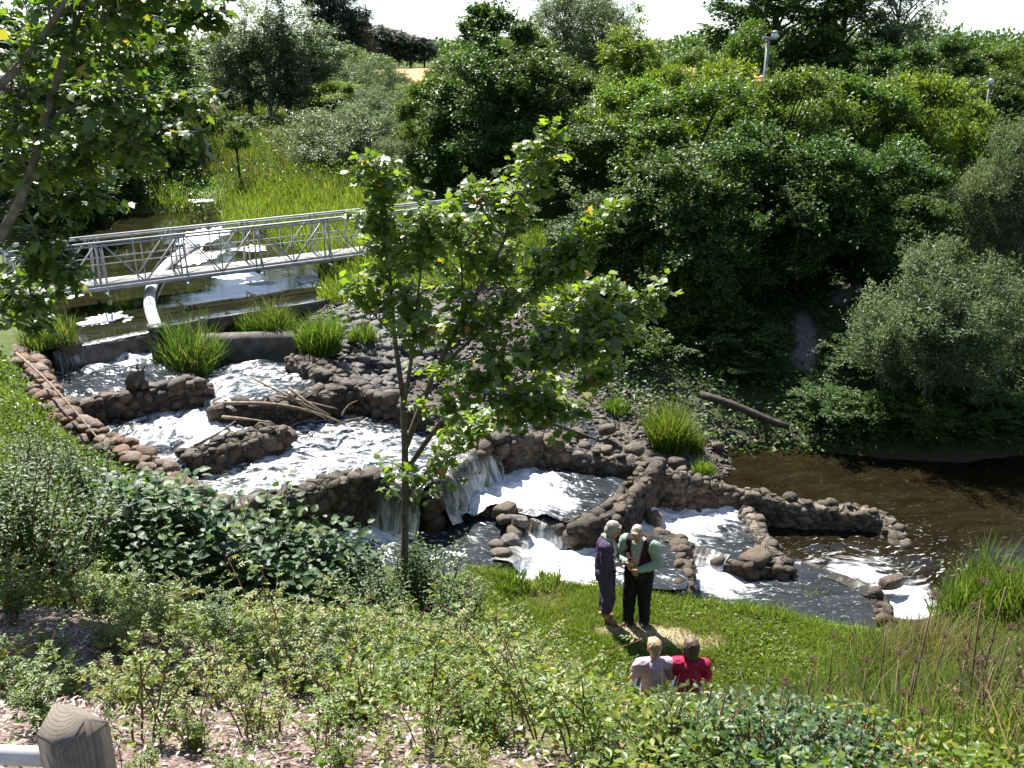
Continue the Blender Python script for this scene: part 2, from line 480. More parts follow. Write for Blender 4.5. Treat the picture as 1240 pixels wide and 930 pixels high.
def tz(x, y):
    return float(terrain_z(np.array([x]), np.array([y]))[0])

def ground_at(px, py, it=12):
    """where the ray through a photo pixel meets the ground"""
    d = ray(px, py)
    lo, hi = 1.0, 400.0
    t = np.concatenate([np.arange(1.0, 45, .1), np.arange(45, 300, 1.0)])
    P = np.array(CAM)[None] + np.array(d)[None] * t[:, None]
    dz = P[:, 2] - terrain_z(P[:, 0], P[:, 1])
    i = np.argmax(dz < 0)
    if i == 0: i = len(t) - 1
    return Vector(P[i])

def axis(lo, hi, step, far_lo, far_hi, g=1.12):
    mid = list(np.arange(lo, hi + 1e-6, step))
    s, x = step, hi
    up = []
    while x < far_hi:
        s *= g; x += s; up.append(x)
    s, x = step, lo
    dn = []
    while x > far_lo:
        s *= g; x -= s; dn.append(x)
    return np.array(dn[::-1] + mid + up)

xs = axis(-15, 15, .16, -420, 420)
ys = axis(1.5, 31, .16, -60, 480)
GX, GY = np.meshgrid(xs, ys)
GZ = terrain_z(GX, GY)
nx, ny = len(xs), len(ys)
ii = (np.arange(ny - 1)[:, None] * nx + np.arange(nx - 1)[None, :]).ravel()
Q = np.stack([ii, ii + 1, ii + nx + 1, ii + nx], 1)
ground_me = mesh_np('ground', np.stack([GX, GY, GZ], -1).reshape(-1, 3), Q, True)

def region(X, Y, pts, soft):
    P = np.array(pts)
    d = poly_dist(X, Y, P)
    d = np.where(in_poly(X, Y, P), d, -d)
    return sstep(-soft, soft, d + soft * .8 * fbm(X * 1.3, Y * 1.3, 3, 3))

gx, gy = GX.ravel(), GY.ravel()
MULCH = np.array([(-9, 1), (-9, 7.0), (-4.2, 7.4), (-2.4, 6.4), (-1.3, 5.2), (-.6, 4.4), (-.1, 3.6), (.3, 2.9), (.3, 1)])
mul = region(gx, gy, MULCH, .5)
GRAVEL = W([(350,385,2.3),(470,350,2.5),(600,352,2.3),(700,380,1.6),(780,440,1.0),(860,500,.4),(915,545,-.05),(900,585,-.05),(795,570,.6),(690,550,.9),(600,530,1.3),(480,490,1.7),(380,440,2.0)], 0)
gra = region(gx, gy, GRAVEL, .4)
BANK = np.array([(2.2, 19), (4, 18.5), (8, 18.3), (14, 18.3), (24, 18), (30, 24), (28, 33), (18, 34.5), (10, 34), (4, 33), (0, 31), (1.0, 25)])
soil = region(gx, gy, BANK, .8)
PATH = W([(958,440,.95),(978,455,.9),(992,430,1.1),(984,390,1.5),(976,374,1.7),(962,378,1.6),(964,420,1.1)], 0)
PATH2 = W([(1008,366,1.9),(1052,366,1.9),(1066,348,2.1),(1036,343,2.1),(1012,352,2.0)], 0)
pth = np.maximum(region(gx, gy, PATH, .09), region(gx, gy, PATH2, .09))
fld = sstep(90, 95, gy) * (1 - sstep(136, 142, gy)) * np.clip(sstep(-19, -16, gx) * (1 - sstep(-6, -3, gx)) + sstep(14, 18, gx) * (1 - sstep(34, 40, gx)), 0, 1)
bare = np.zeros_like(gx)
for (px, py, r_) in ((765, 765, .45), (800, 770, .5), (840, 778, .5), (740, 765, .3), (725, 775, .3)):
    p = at(px, py, .5)
    bare = np.maximum(bare, 1 - sstep(r_ * .3, r_, np.hypot((gx - p.x) * .8, (gy - p.y) * 1.6) + .12 * fbm(gx * 3, gy * 3)))
wet = sstep(.18, -.02, GZ.ravel()) * (gy < 30)
for nm, arr in (('mulch', mul), ('gravel', gra), ('soil', soil), ('path', pth), ('field', fld), ('bare', bare), ('wet', wet)):
    at_ = ground_me.attributes.new(nm, 'FLOAT', 'POINT')
    at_.data.foreach_set('value', np.asarray(arr, np.float32).ravel())

m, t, b = new_mat('ground')
def attr(t, n):
    a_ = N(t, 'ShaderNodeAttribute'); a_.attribute_name = n
    return a_.outputs['Fac']
n1 = noise_node(t, .8, 5); n2 = noise_node(t, 9, 6, .65); n3 = noise_node(t, 40, 4, .7)
c = ramp(t, n1.outputs['Fac'], [(.3, (.05, .085, .016)), (.5, (.075, .115, .022)), (.7, (.10, .12, .035))]).outputs[0]
c = mixc(t, .45, c, ramp(t, n2.outputs['Fac'], [(.35, (.03, .045, .012)), (.65, (.11, .15, .03))]).outputs[0])
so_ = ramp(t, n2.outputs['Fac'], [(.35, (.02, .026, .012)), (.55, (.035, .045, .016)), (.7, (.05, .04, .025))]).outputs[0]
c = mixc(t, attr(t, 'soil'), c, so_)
mu = ramp(t, n3.outputs['Fac'], [(.36, (.045, .03, .025)), (.5, (.14, .10, .085)), (.62, (.30, .23, .2))]).outputs[0]
c = mixc(t, attr(t, 'mulch'), c, mu)
gr_ = ramp(t, n2.outputs['Fac'], [(.35, (.05, .042, .034)), (.6, (.13, .11, .09)), (.72, (.2, .18, .16))]).outputs[0]
c = mixc(t, attr(t, 'gravel'), c, gr_)
c = mixc(t, attr(t, 'path'), c, ramp(t, n2.outputs['Fac'], [(.35, (.09, .078, .07)), (.65, (.22, .2, .18))]).outputs[0])
c = mixc(t, attr(t, 'bare'), c, ramp(t, n2.outputs['Fac'], [(.35, (.26, .21, .13)), (.65, (.42, .35, .22))]).outputs[0])
c = mixc(t, attr(t, 'field'), c, ramp(t, n1.outputs['Fac'], [(.3, (.46, .22, .10)), (.7, (.56, .30, .15))]).outputs[0])
c = mixc(t, attr(t, 'wet'), c, (.045, .032, .018))
t.links.new(c, b.inputs['Base Color'])
b.inputs['Roughness'].default_value = .9
b.inputs['Specular IOR Level'].default_value = .25
bump(t, n3.outputs['Fac'], .6, .03, b)
ground = mk('ground', ground_me, m)
tag(ground, 'uneven grassy ground sloping down to the stream', kind='structure')

# ------------------------------------------------------------------ water
def water_mat(name, base, sc=1.0, streak=(1, 1, 1), rough=.06, bstr=.5, foamc=(.70, .72, .75), rip=(.6, 16), bdist=.05):
    m, t, b = new_mat(name)
    tc = N(t, 'ShaderNodeTexCoord')
    mp = N(t, 'ShaderNodeMapping'); mp.inputs['Scale'].default_value = streak
    t.links.new(tc.outputs['UV'], mp.inputs['Vector'])
    v = mp.outputs[0]
    n1 = noise_node(t, 2.2 * sc, 8, .68, v); n1.inputs['Distortion'].default_value = .8
    n2 = noise_node(t, 7 * sc, 5, .62, v); n2.inputs['Distortion'].default_value = .6
    n3 = noise_node(t, rip[1] * sc, 3, .5, v)
    fo = attr(t, 'foam')
    # mask = foam attribute pushed through the noise
    ad = N(t, 'ShaderNodeMath', operation='MULTIPLY_ADD'); t.links.new(n1.outputs['Fac'], ad.inputs[0]); ad.inputs[1].default_value = .55
    t.links.new(n2.outputs['Fac'], ad.inputs[2])
    sb = N(t, 'ShaderNodeMath', operation='MULTIPLY_ADD'); t.links.new(ad.outputs[0], sb.inputs[0]); sb.inputs[1].default_value = 2.1; sb.inputs[2].default_value = -2.22
    sm = N(t, 'ShaderNodeMath', operation='ADD'); t.links.new(sb.outputs[0], sm.inputs[0]); t.links.new(fo, sm.inputs[1])
    mk_ = ramp(t, sm.outputs[0], [(.0, (0, 0, 0)), (.14, (.08, .08, .08)), (.40, (.60, .60, .60)), (.8, (1, 1, 1))])
    n4 = noise_node(t, 13 * sc, 3, .6, v); n4.inputs['Distortion'].default_value = 1.2
    fl = ramp(t, n4.outputs['Fac'], [(.61, (0, 0, 0)), (.70, (1, 1, 1))])
    fs = N(t, 'ShaderNodeMath', operation='MULTIPLY', use_clamp=True); t.links.new(fo, fs.inputs[0]); fs.inputs[1].default_value = 2.2
    ff = N(t, 'ShaderNodeMath', operation='MULTIPLY'); t.links.new(fs.outputs[0], ff.inputs[0]); t.links.new(fl.outputs[0], ff.inputs[1])
    mr = N(t, 'ShaderNodeMath', operation='MAXIMUM'); t.links.new(mk_.outputs[0], mr.inputs[0]); t.links.new(ff.outputs[0], mr.inputs[1])
    dk = ramp(t, n1.outputs['Fac'], [(.35, tuple(x * .6 for x in base)), (.65, tuple(x * 1.4 for x in base))])
    c = mixc(t, mr.outputs[0], dk.outputs[0], foamc)
    t.links.new(c, b.inputs['Base Color'])
    rr = N(t, 'ShaderNodeMapRange'); t.links.new(mr.outputs[0], rr.inputs['Value'])
    rr.inputs['To Min'].default_value = rough; rr.inputs['To Max'].default_value = .4
    t.links.new(rr.outputs[0], b.inputs['Roughness'])
    b.inputs['IOR'].default_value = 1.33
    hs = N(t, 'ShaderNodeMath', operation='MULTIPLY_ADD'); t.links.new(n2.outputs['Fac'], hs.inputs[0]); hs.inputs[1].default_value = rip[0]; t.links.new(n3.outputs['Fac'], hs.inputs[2])
    bump(t, hs.outputs[0], bstr, bdist, b)
    return m
M['rapid'] = water_mat('rapid_water', (.024, .027, .030), bstr=.42, rough=.05, rip=(.22, 4.0), bdist=.14, streak=(.5, 1.35, 1))
M['river'] = water_mat('river_water', (.011, .0085, .0038), sc=.8, streak=(.5, 1.4, 1), bstr=.07, rough=.03, rip=(.10, 7))
M['pond'] = water_mat('still_water', (.016, .016, .007), sc=.5, bstr=.02, rough=.02)
[setattr(n_.inputs['IOR'], 'default_value', 1.5) for n_ in M['pond'].node_tree.nodes if n_.type == 'BSDF_PRINCIPLED']

def water_sheet(name, P, z, step, foamf, mat, label, amp=.02, ampf=.07, flow=(1, 0)):
    bm = bmesh.new()
    f = bm.faces.new([bm.verts.new((p[0], p[1], 0)) for p in P])
    bmesh.ops.triangulate(bm, faces=[f])
    P = np.asarray(P)
    for ax in (0, 1):
        lo, hi = P[:, ax].min(), P[:, ax].max()
        for v_ in np.arange(lo + step, hi, step):
            no = (1, 0, 0) if ax == 0 else (0, 1, 0)
            co = (v_, 0, 0) if ax == 0 else (0, v_, 0)
            bmesh.ops.bisect_plane(bm, geom=bm.verts[:] + bm.edges[:] + bm.faces[:], plane_co=co, plane_no=no)
    me = bpy.data.meshes.new(name)
    bm.to_mesh(me); bm.free()
    n = len(me.vertices)
    co = np.zeros(n * 3, np.float32); me.vertices.foreach_get('co', co); co = co.reshape(-1, 3)
    x, y = co[:, 0], co[:, 1]
    fo = foamf(x, y)
    fx, fy = np.array(flow) / math.hypot(*flow)
    U = x * fx + y * fy; Vv = -x * fy + y * fx + .22 * fbm(x * .9, y * .9, z, 2)
    co[:, 2] = z + amp * fbm(x * 1.6, y * 1.6, z, 3) + amp * .6 * vnoise(U * 3.2, Vv * 6.0, z * 3) + amp * .12 * vnoise(U * 8, Vv * 13, z) + ampf * np.clip(fo, 0, 1.2) * (fbm(U * 1.7, Vv * 3.4, 7 + z, 4) + .4 * np.abs(vnoise(U * 4.5, Vv * 8, z)))
    me.vertices.foreach_set('co', co.ravel())
    me.polygons.foreach_set('use_smooth', np.ones(len(me.polygons), bool))
    a_ = me.attributes.new('foam', 'FLOAT', 'POINT'); a_.data.foreach_set('value', fo.astype(np.float32))
    ul = me.uv_layers.new(name='UVMap'); li = np.zeros(len(me.loops), np.int32); me.loops.foreach_get('vertex_index', li)
    ul.data.foreach_set('uv', np.stack([U, Vv], 1)[li].astype(np.float32).ravel())
    me.update()
    o = mk(name, me, mat)
    tag(o, label, kind='structure')
    return o

def foam_fn(base, foci, z):
    F_ = [(at(px, py, z), r, s) for px, py, r, s in foci]
    def f(x, y):
        v = np.full(np.shape(x), base, float)
        for p, r, s in F_:
            v = v + s * np.exp(-((x - p.x) ** 2 + (y - p.y) ** 2) / (r * r))
        return np.clip(v, 0, 1.3)
    return f

PLAB = {'P9': 'pale churning pool below the weir', 'P8': 'foaming pool below the dark concrete wall', 'P7': 'white pool beside the rusty boulder wall',
        'P6': 'long foaming pool above the tall waterfall', 'P4': 'pool below the tall waterfall, white on its near side', 'P5': 'dark pool behind the maple trunk',
        'P3': 'pool behind the standing couple', 'P2': 'swirling pool inside the long curved wall', 'P1': 'smooth dark pool along the lawn edge'}
def _fl(a_, b_, z):
    p, q = at(*a_, z), at(*b_, z); return (q.x - p.x, q.y - p.y)
FLOW = {'P9': _fl((110,440), (225,452), 2), 'P8': _fl((400,450), (250,485), 1.85), 'P7': _fl((255,505), (190,545), 1.7), 'P6': _fl((260,575), (540,560), 1.5), 'P4': _fl((560,575), (680,615), .8),
        'P5': _fl((430,640), (610,668), .65), 'P3': _fl((640,655), (800,690), .5), 'P2': _fl((785,635), (870,650), .3), 'P1': _fl((850,690), (1030,705), .1)}
for k_, (z, _, base, foci) in POOLS.items():
    water_sheet('pool_water', POOLW[k_], z, .06, foam_fn(base, foci, z), M['rapid'], PLAB[k_], .035, .11, FLOW[k_])

rz0 = [(985,690,.6,.3),(1030,690,.6,.42),(1060,700,.5,.36),(1010,672,.6,.2),(1100,735,.45,.9),(1115,750,.5,.7),(1110,715,.5,.4),(1090,690,1.0,.3),(1120,680,1.2,.16)]
RIV = np.array([(4.3, 12.6), (6.0, 12.0), (9, 11.0), (30, 9), (45, 14), (45, 20), (20, 20.5), (3.0, 20.2), (3.2, 17.4), (4.6, 16.4), (4.6, 14.4)])
def riv_f(x, y):
    f = foam_fn(.015, rz0, 0.0)(x, y)
    return f
water_sheet('river_water', RIV, 0.0, .12, riv_f, M['river'], 'brown lower river in the shade of the far bank', .007, .06, (1, .25))

UP = W([(40,432,2.2),(62,424),(184,402),(203,400),(250,392),(420,364),(520,348),(500,330),(430,320),(400,300),(300,275),(250,240),(100,236),(20,270),(-40,330),(-20,400)], 2.45)
UPW = [(122,388,.45,0),(0,0,.1,0)]
def up_f(x, y): return np.zeros(np.shape(x))
water_sheet('river_water', UP, 2.45, .25, up_f, M['pond'], 'still brown river above the weir', .004, 0)

# white scum floating on the upper river
foam_mat = simple_mat('scum', (.82, .83, .85), (.62, .63, .62), rough=.8, scale=9, bmp=.5)
def scum(cx, cy, w, h, z=2.45, label='', seed=0):
    """irregular raft of white foam: w,h in photo pixels"""
    c_ = at(cx, cy, z)
    ex = (at(cx + w / 2, cy, z) - c_).length
    ey = (at(cx, cy - h / 2, z) - c_).length
    nr, na = 9, 90
    th = np.linspace(0, 2 * PI, na, endpoint=False)
    rad = 1 + .38 * vnoise(np.cos(th) * 1.6 + seed * 3.1, np.sin(th) * 1.6 + seed, seed * 1.7) + .3 * vnoise(np.cos(th) * 4 + seed, np.sin(th) * 4, seed) + .22 * vnoise(np.cos(th) * 9 + seed, np.sin(th) * 9, seed)
    V = [(c_.x, c_.y, z + .014)]
    for i in range(1, nr + 1):
        f = i / nr
        for j in range(na):
            x, y = c_.x + ex * f * rad[j] * math.cos(th[j]), c_.y + ey * f * rad[j] * math.sin(th[j])
            V.append((x, y, z + .003 + (.010 + .008 * float(vnoise(x * 5, y * 5))) * (1 - f ** 4)))
    V = np.array(V)
    T = [[0, 1 + j, 1 + (j + 1) % na] for j in range(na)]
    Q_ = []
    for i in range(nr - 1):
        for j in range(na):
            k = (j + 1) % na
            Q_.append([1 + i * na + j, 1 + (i + 1) * na + j, 1 + (i + 1) * na + k, 1 + i * na + k])
    o = mk('foam_raft', mesh_np('foam_raft', V, [np.array(Q_), np.array(T)], True), foam_mat)
    tag(o, label, 'foam raft', 'white foam rafts on the upper river')
    return o
for i, (cx, cy, w, h, lb) in enumerate([
    (128, 386, 40, 13, 'flat white foam raft floating alone left of the curved pipe'),
    (155, 387, 9, 5, 'tiny white foam patch just right of the lone raft'),
    (90, 357, 16, 7, 'small white foam raft below the left end of the bridge'),
    (278, 334, 52, 8, 'broad white foam raft under the middle of the bridge'),
    (314, 343, 40, 5, 'thin white foam streak drifting beside the reflection of the sky'),
    (250, 286, 46, 20, 'large white foam sheet behind the bridge railing'),
    (232, 311, 44, 16, 'white foam sheet close behind the bridge deck'),
    (304, 301, 40, 7, 'long white foam strip along the grassy island behind the bridge'),
    (240, 243, 44, 4, 'distant white foam line under the far bank'),
    (186, 252, 22, 5, 'distant small white foam patch in the shaded bend'),
    (415, 347, 40, 6, 'speckled foam raft caught against the timber board'),
    (372, 338, 22, 8, 'little foam raft beside the grassy island shore'),
]):
    scum(cx, cy, w, h, label=lb, seed=i + 1)

# ------------------------------------------------------------------ falls
def fall_mat():
    m, t, b = new_mat('falling_water')
    uv = N(t, 'ShaderNodeUVMap')
    mp = N(t, 'ShaderNodeMapping'); mp.inputs['Scale'].default_value = (3.6, .7, 1)
    t.links.new(uv.outputs[0], mp.inputs['Vector'])
    n = noise_node(t, 1.3, 8, .75, mp.outputs[0]); n.inputs['Distortion'].default_value = .9
    at_ = attr(t, 'foam')
    ad = N(t, 'ShaderNodeMath', operation='ADD'); t.links.new(n.outputs['Fac'], ad.inputs[0]); t.links.new(at_, ad.inputs[1])
    r = ramp(t, ad.outputs[0], [(.5, (.045, .042, .032)), (.62, (.22, .22, .21)), (.82, (.80, .82, .85))])
    t.links.new(r.outputs[0], b.inputs['Base Color'])
    b.inputs['Roughness'].default_value = .18
    b.inputs['IOR'].default_value = 1.33
    bump(t, n.outputs['Fac'], .6, .05, b)
    return m
M['fall'] = fall_mat()

def fall(crest, z1, z2, toward, throw, label, foam0=0.0, foam1=.3, n=40, rows=10):
    C = W(crest, z1)
    seg = np.linalg.norm(np.diff(C, axis=0), axis=1)
    s = np.concatenate([[0], np.cumsum(seg)]); L = s[-1]
    u = np.linspace(0, L, n)
    cx, cy = np.interp(u, s, C[:, 0]), np.interp(u, s, C[:, 1])
    d = np.array([C[-1, 0] - C[0, 0], C[-1, 1] - C[0, 1]]); d /= np.linalg.norm(d)
    nrm = np.array([-d[1], d[0]])
    tp = at(*toward)
    mid = C.mean(0)
    if (np.array([tp.x, tp.y]) - mid) @ nrm < 0: nrm = -nrm
    V, uv, fo = [], [], []
    for i in range(rows + 2):
        if i == 0: o_, z_, f = -.22, z1 + .012, 0
        else:
            f = (i - 1) / rows
            o_ = throw * f ** .65 + .02; z_ = z1 + .015 + (z2 - .06 - z1) * f ** 1.5
        wob = .16 * f * fbm(u * 2.6, u * 0 + f * 1.6, z1, 4) + .06 * vnoise(u * 6, u * 0 + f, z1)
        V.append(np.stack([cx + nrm[0] * (o_ + wob), cy + nrm[1] * (o_ + wob), np.full(n, z_) + .01 * vnoise(u * 5, u * 0 + z1)], 1))
        uv.append(np.stack([u, np.full(n, f * abs(z1 - z2) * 1.5 + (o_ < 0) * -.2)], 1))
        fo.append(np.full(n, foam0 + (foam1 - foam0) * f))
    V = np.concatenate(V); uv = np.concatenate(uv); fo = np.concatenate(fo)
    R = rows + 2
    i = (np.arange(R - 1)[:, None] * n + np.arange(n - 1)[None, :]).ravel()
    Q_ = np.stack([i, i + 1, i + n + 1, i + n], 1)
    me = mesh_np('waterfall', V, Q_, True)
    a_ = me.attributes.new('foam', 'FLOAT', 'POINT'); a_.data.foreach_set('value', fo.astype(np.float32))
    ul = me.uv_layers.new(name='UVMap')
    li = np.zeros(len(me.loops), np.int32); me.loops.foreach_get('vertex_index', li)
    ul.data.foreach_set('uv', uv[li].astype(np.float32).ravel())
    o = mk('waterfall', me, M['fall'])
    tag(o, label, kind='structure')

fall([(66,425),(184,402)], 2.45, 2.05, (140,445,2.05), .10, 'thin curtain of water over the long weir', .0, .12, 90)
fall([(240,462),(262,492)], 1.85, 1.7, (230,510,1.7), .2, 'small spill between two boulder walls', 0, .2, 14)
fall([(524,583),(560,556),(603,523)], 1.5, .8, (640,590,.8), .30, 'tall waterfall pouring into the white pool', -.06, .2, 90, 14)
fall([(437,570),(516,589)], 1.5, .65, (470,640,.65), .35, 'waterfall through the notch behind the maple trunk', -.12, .16, 40, 14)
fall([(503,603),(540,611),(600,614)], .8, .65, (550,650,.65), .12, 'dark smooth lip of water behind the maple trunk', .02, .25, 40)
fall([(637,623),(688,631)], .8, .5, (660,670,.5), .30, 'short brown slide of water above the couple', -.1, .3, 30)
fall([(632,640),(612,680)], .65, .5, (660,670,.5), .2, 'narrow spill beside the mossy rocks', 0, .35, 20)
fall([(778,645),(824,651)], .5, .32, (810,620,.3), .15, 'low lip of water beside the man', -.1, .2, 24)
fall([(838,668),(880,679)], .32, .15, (850,705,.1), .25, 'short white chute at the lawn edge', .05, .4, 24)
fall([(962,679),(1010,697),(1060,717)], .15, 0.0, (1030,680,0), .18, 'curved lip spilling into the lower river', -.05, .25, 50)
# ------------------------------------------------------------------ stones and walls
def ico(sub):
    bm = bmesh.new(); bmesh.ops.create_icosphere(bm, subdivisions=sub, radius=1)
    V = np.array([v.co[:] for v in bm.verts]); T = np.array([[v.index for v in f.verts] for f in bm.faces])
    bm.free(); return V, T
ICO1, ICO1T = ico(1); ICO2, ICO2T = ico(2); ICO3, ICO3T = ico(3)
def rocks(Vb, n, amp, f):
    out = []
    for k in range(n):
        d = amp * vnoise(Vb[:, 0] * f + 5 * k, Vb[:, 1] * f, Vb[:, 2] * f) + amp * .5 * vnoise(Vb[:, 0] * f * 2.2, Vb[:, 1] * f * 2.2 + k * 3, Vb[:, 2] * f * 2.2)
        V = Vb * (1 + d)[:, None]
        V = np.sign(V) * np.abs(V) ** .72     # a little squarish
        out.append(V)
    return out
ROCK2 = rocks(ICO2, 10, .28, 1.3); ROCK1 = rocks(ICO1, 8, .28, 1.2); ROCK3 = rocks(ICO3, 6, .3, 1.3)
def rotm(rx, ry, rz):
    return np.array(Matrix.Rotation(rz, 3, 'Z') @ Matrix.Rotation(ry, 3, 'Y') @ Matrix.Rotation(rx, 3, 'X'))
def add_rock(mb, c, size, lod=2, tilt=.35, rz=None):
    base, T = ((ROCK1, ICO1T), (ROCK2, ICO2T), (ROCK3, ICO3T))[lod - 1]
    V = base[random.randrange(len(base))] * np.array(size)
    R = rotm(random.uniform(-tilt, tilt), random.uniform(-tilt, tilt), random.uniform(0, 6.28) if rz is None else rz)
    mb.add(V @ R.T + np.array(c), None, T)

def resample(P, step):
    P = np.array(P, float)
    s = np.concatenate([[0], np.cumsum(np.linalg.norm(np.diff(P[:, :2], axis=0), axis=1))])
    n = max(2, int(round(s[-1] / step)) + 1)
    u = np.linspace(0, s[-1], n)
    return np.stack([np.interp(u, s, P[:, k]) for k in range(3)], 1)

def core(mb, pts, w, zb, jag=.02):
    P = resample(pts, .08)
    n = len(P)
    T = np.gradient(P[:, :2], axis=0); T /= np.linalg.norm(T, axis=1)[:, None] + 1e-9
    nr = np.stack([-T[:, 1], T[:, 0]], 1)
    prof = [(-.5, 0), (-.5, .55), (-.48, .86), (-.36, .97), (-.12, 1), (.12, 1), (.36, .97), (.48, .86), (.5, .55), (.5, 0)]
    k = len(prof)
    V = np.zeros((n, k, 3))
    for j, (o, h) in enumerate(prof):
        jit = jag * fbm(P[:, 0] * 4.5 + j, P[:, 1] * 4.5, j * 2.7, 3)
        V[:, j, :2] = P[:, :2] + nr * (o * w + jit)[:, None]
        V[:, j, 2] = zb + (P[:, 2] - zb) * h + (jag * 1.4 * fbm(P[:, 0] * 4, P[:, 1] * 4, j, 3) if h > .5 else 0)
    i = np.arange(n - 1)[:, None] * k; j = np.arange(k - 1)[None, :]
    Q_ = np.stack([i + j, i + j + 1, i + k + j + 1, i + k + j], -1).reshape(-1, 4)
    V = V.reshape(-1, 3)
    caps = [[0] + list(range(1, k)), ]
    mb.add(V, Q_)
    for base in (0, (n - 1) * k):
        c_ = V[base:base + k].mean(0)
        mb.add(np.vstack([V[base:base + k], c_]), None, np.array([[q, q + 1, k] for q in range(k - 1)]))
    return P, nr

def masonry(name, stops, sc, joint):
    m, t, b = new_mat(name)
    tc = N(t, 'ShaderNodeTexCoord')
    nz = noise_node(t, 5, 3, .5)
    wv = N(t, 'ShaderNodeVectorMath', operation='MULTIPLY_ADD'); t.links.new(nz.outputs['Color'], wv.inputs[0]); wv.inputs[1].default_value = (.12, .12, .12); t.links.new(tc.outputs['Object'], wv.inputs[2])
    v1 = N(t, 'ShaderNodeTexVoronoi'); v1.inputs['Scale'].default_value = sc; t.links.new(wv.outputs[0], v1.inputs['Vector'])
    v2 = N(t, 'ShaderNodeTexVoronoi', feature='DISTANCE_TO_EDGE'); v2.inputs['Scale'].default_value = sc; t.links.new(wv.outputs[0], v2.inputs['Vector'])
    sx = N(t, 'ShaderNodeSeparateColor'); t.links.new(v1.outputs['Color'], sx.inputs[0])
    c = ramp(t, sx.outputs[0], stops).outputs[0]
    n5 = noise_node(t, 22, 6, .7)
    c = mixc(t, .75, c, ramp(t, n5.outputs['Fac'], [(.3, (.3, .29, .27)), (.7, (1.5, 1.45, 1.35))]).outputs[0], 'MULTIPLY')
    j = ramp(t, v2.outputs['Distance'], [(.02, (0, 0, 0)), (.10, (1, 1, 1))])
    c = mixc(t, j.outputs[0], joint, c)
    t.links.new(c, b.inputs['Base Color']); b.inputs['Roughness'].default_value = .8
    r2 = ramp(t, v2.outputs['Distance'], [(0, (0, 0, 0)), (.25, (1, 1, 1))])
    h = N(t, 'ShaderNodeMath', operation='MULTIPLY_ADD'); t.links.new(n5.outputs['Fac'], h.inputs[0]); h.inputs[1].default_value = .6; t.links.new(r2.outputs[0], h.inputs[2])
    bump(t, h.outputs[0], 1.0, .06, b)
    return m
M['wall_core'] = masonry('wall_core', [(0, (.035, .026, .018)), (.5, (.075, .053, .034)), (1, (.14, .10, .068))], 5.5, (.018, .014, .010))
M['stone_cap'] = masonry('stone_cap', [(0, (.09, .07, .052)), (.5, (.15, .12, .092)), (1, (.21, .175, .14))], 4.5, (.05, .04, .03))
def stone_wall(px_pts, zb, w, mat, label, size=.17, top=True, sides=(1, -1), smoothcap=False):
    pts = []
    for (px, py, z) in px_pts:
        p = at(px, py, z); pts.append((p.x, p.y, z))
    mb = MB()
    flat = smoothcap or mat is not M['stone_rust']
    P, nr = core(mb, [(x, y, z - (.04 if flat else .07)) for x, y, z in pts], w * (.96 if flat else .86), zb, .05)
    o = mb.build('mortar_core', M['stone_cap'] if smoothcap else M['wall_core'], None, True)
    mb2 = MB()
    L = resample(pts, size * 1.55)
    T = np.gradient(L[:, :2], axis=0); T /= np.linalg.norm(T, axis=1)[:, None] + 1e-9
    nn = np.stack([-T[:, 1], T[:, 0]], 1)
    for i in range(len(L)):
        x, y, zt = L[i]
        ang = math.atan2(T[i, 1], T[i, 0])
        for s in sides:
            z = zt - size * .55; row = 0
            while z > zb + .05:
                sz = size * random.choice((.55, .8, .95, 1.1, 1.35)) * random.uniform(.9, 1.1)
                if random.random() < .12:
                    z -= size * .8; row += 1; continue
                sh = (row % 2) * size * .75
                off = w * .5 - sz * (.62 if flat else .45) + random.uniform(-.05, .03)
                if not (flat and row == 0 and random.random() < (.6 if smoothcap else .25)):
                    add_rock(mb2, (x + nn[i, 0] * s * off + T[i, 0] * sh, y + nn[i, 1] * s * off + T[i, 1] * sh, z + random.uniform(-.02, .02)),
                             (sz, sz * .8, sz * random.uniform(.55, .95)), 2, .5, ang + random.uniform(-.6, .6))
                z -= size * 1.15; row += 1
        if top and not smoothcap and (not flat or random.random() < .6):
            nt_ = max(1, int(w / (size * 1.7)))
            for q in range(nt_):
                o_ = (q + .5) / nt_ * w - w / 2
                sz = size * random.choice((.6, .85, 1.0, 1.25)) * random.uniform(.9, 1.15)
                add_rock(mb2, (x + nn[i, 0] * o_ + random.uniform(-.05, .05), y + nn[i, 1] * o_ + random.uniform(-.05, .05), zt - sz * (.45 if flat else .3) + random.uniform(-.05, .03)),
                         (sz, sz * .85, sz * .5), 2, .25, ang + random.uniform(-.5, .5))
        elif smoothcap and random.random() < .35:
            sz = size * random.uniform(.5, .9)
            add_rock(mb2, (x + nn[i, 0] * random.uniform(-.3, .3) * w, y + nn[i, 1] * random.uniform(-.3, .3) * w, zt), (sz, sz * .8, sz * .45), 2, .25)
    r = mb2.build('boulder_wall', M['stone_tan'] if smoothcap else mat, None, True)
    o.parent = r
    tag(r, label, 'stone wall', 'boulder walls of the stepped pools')
    return r

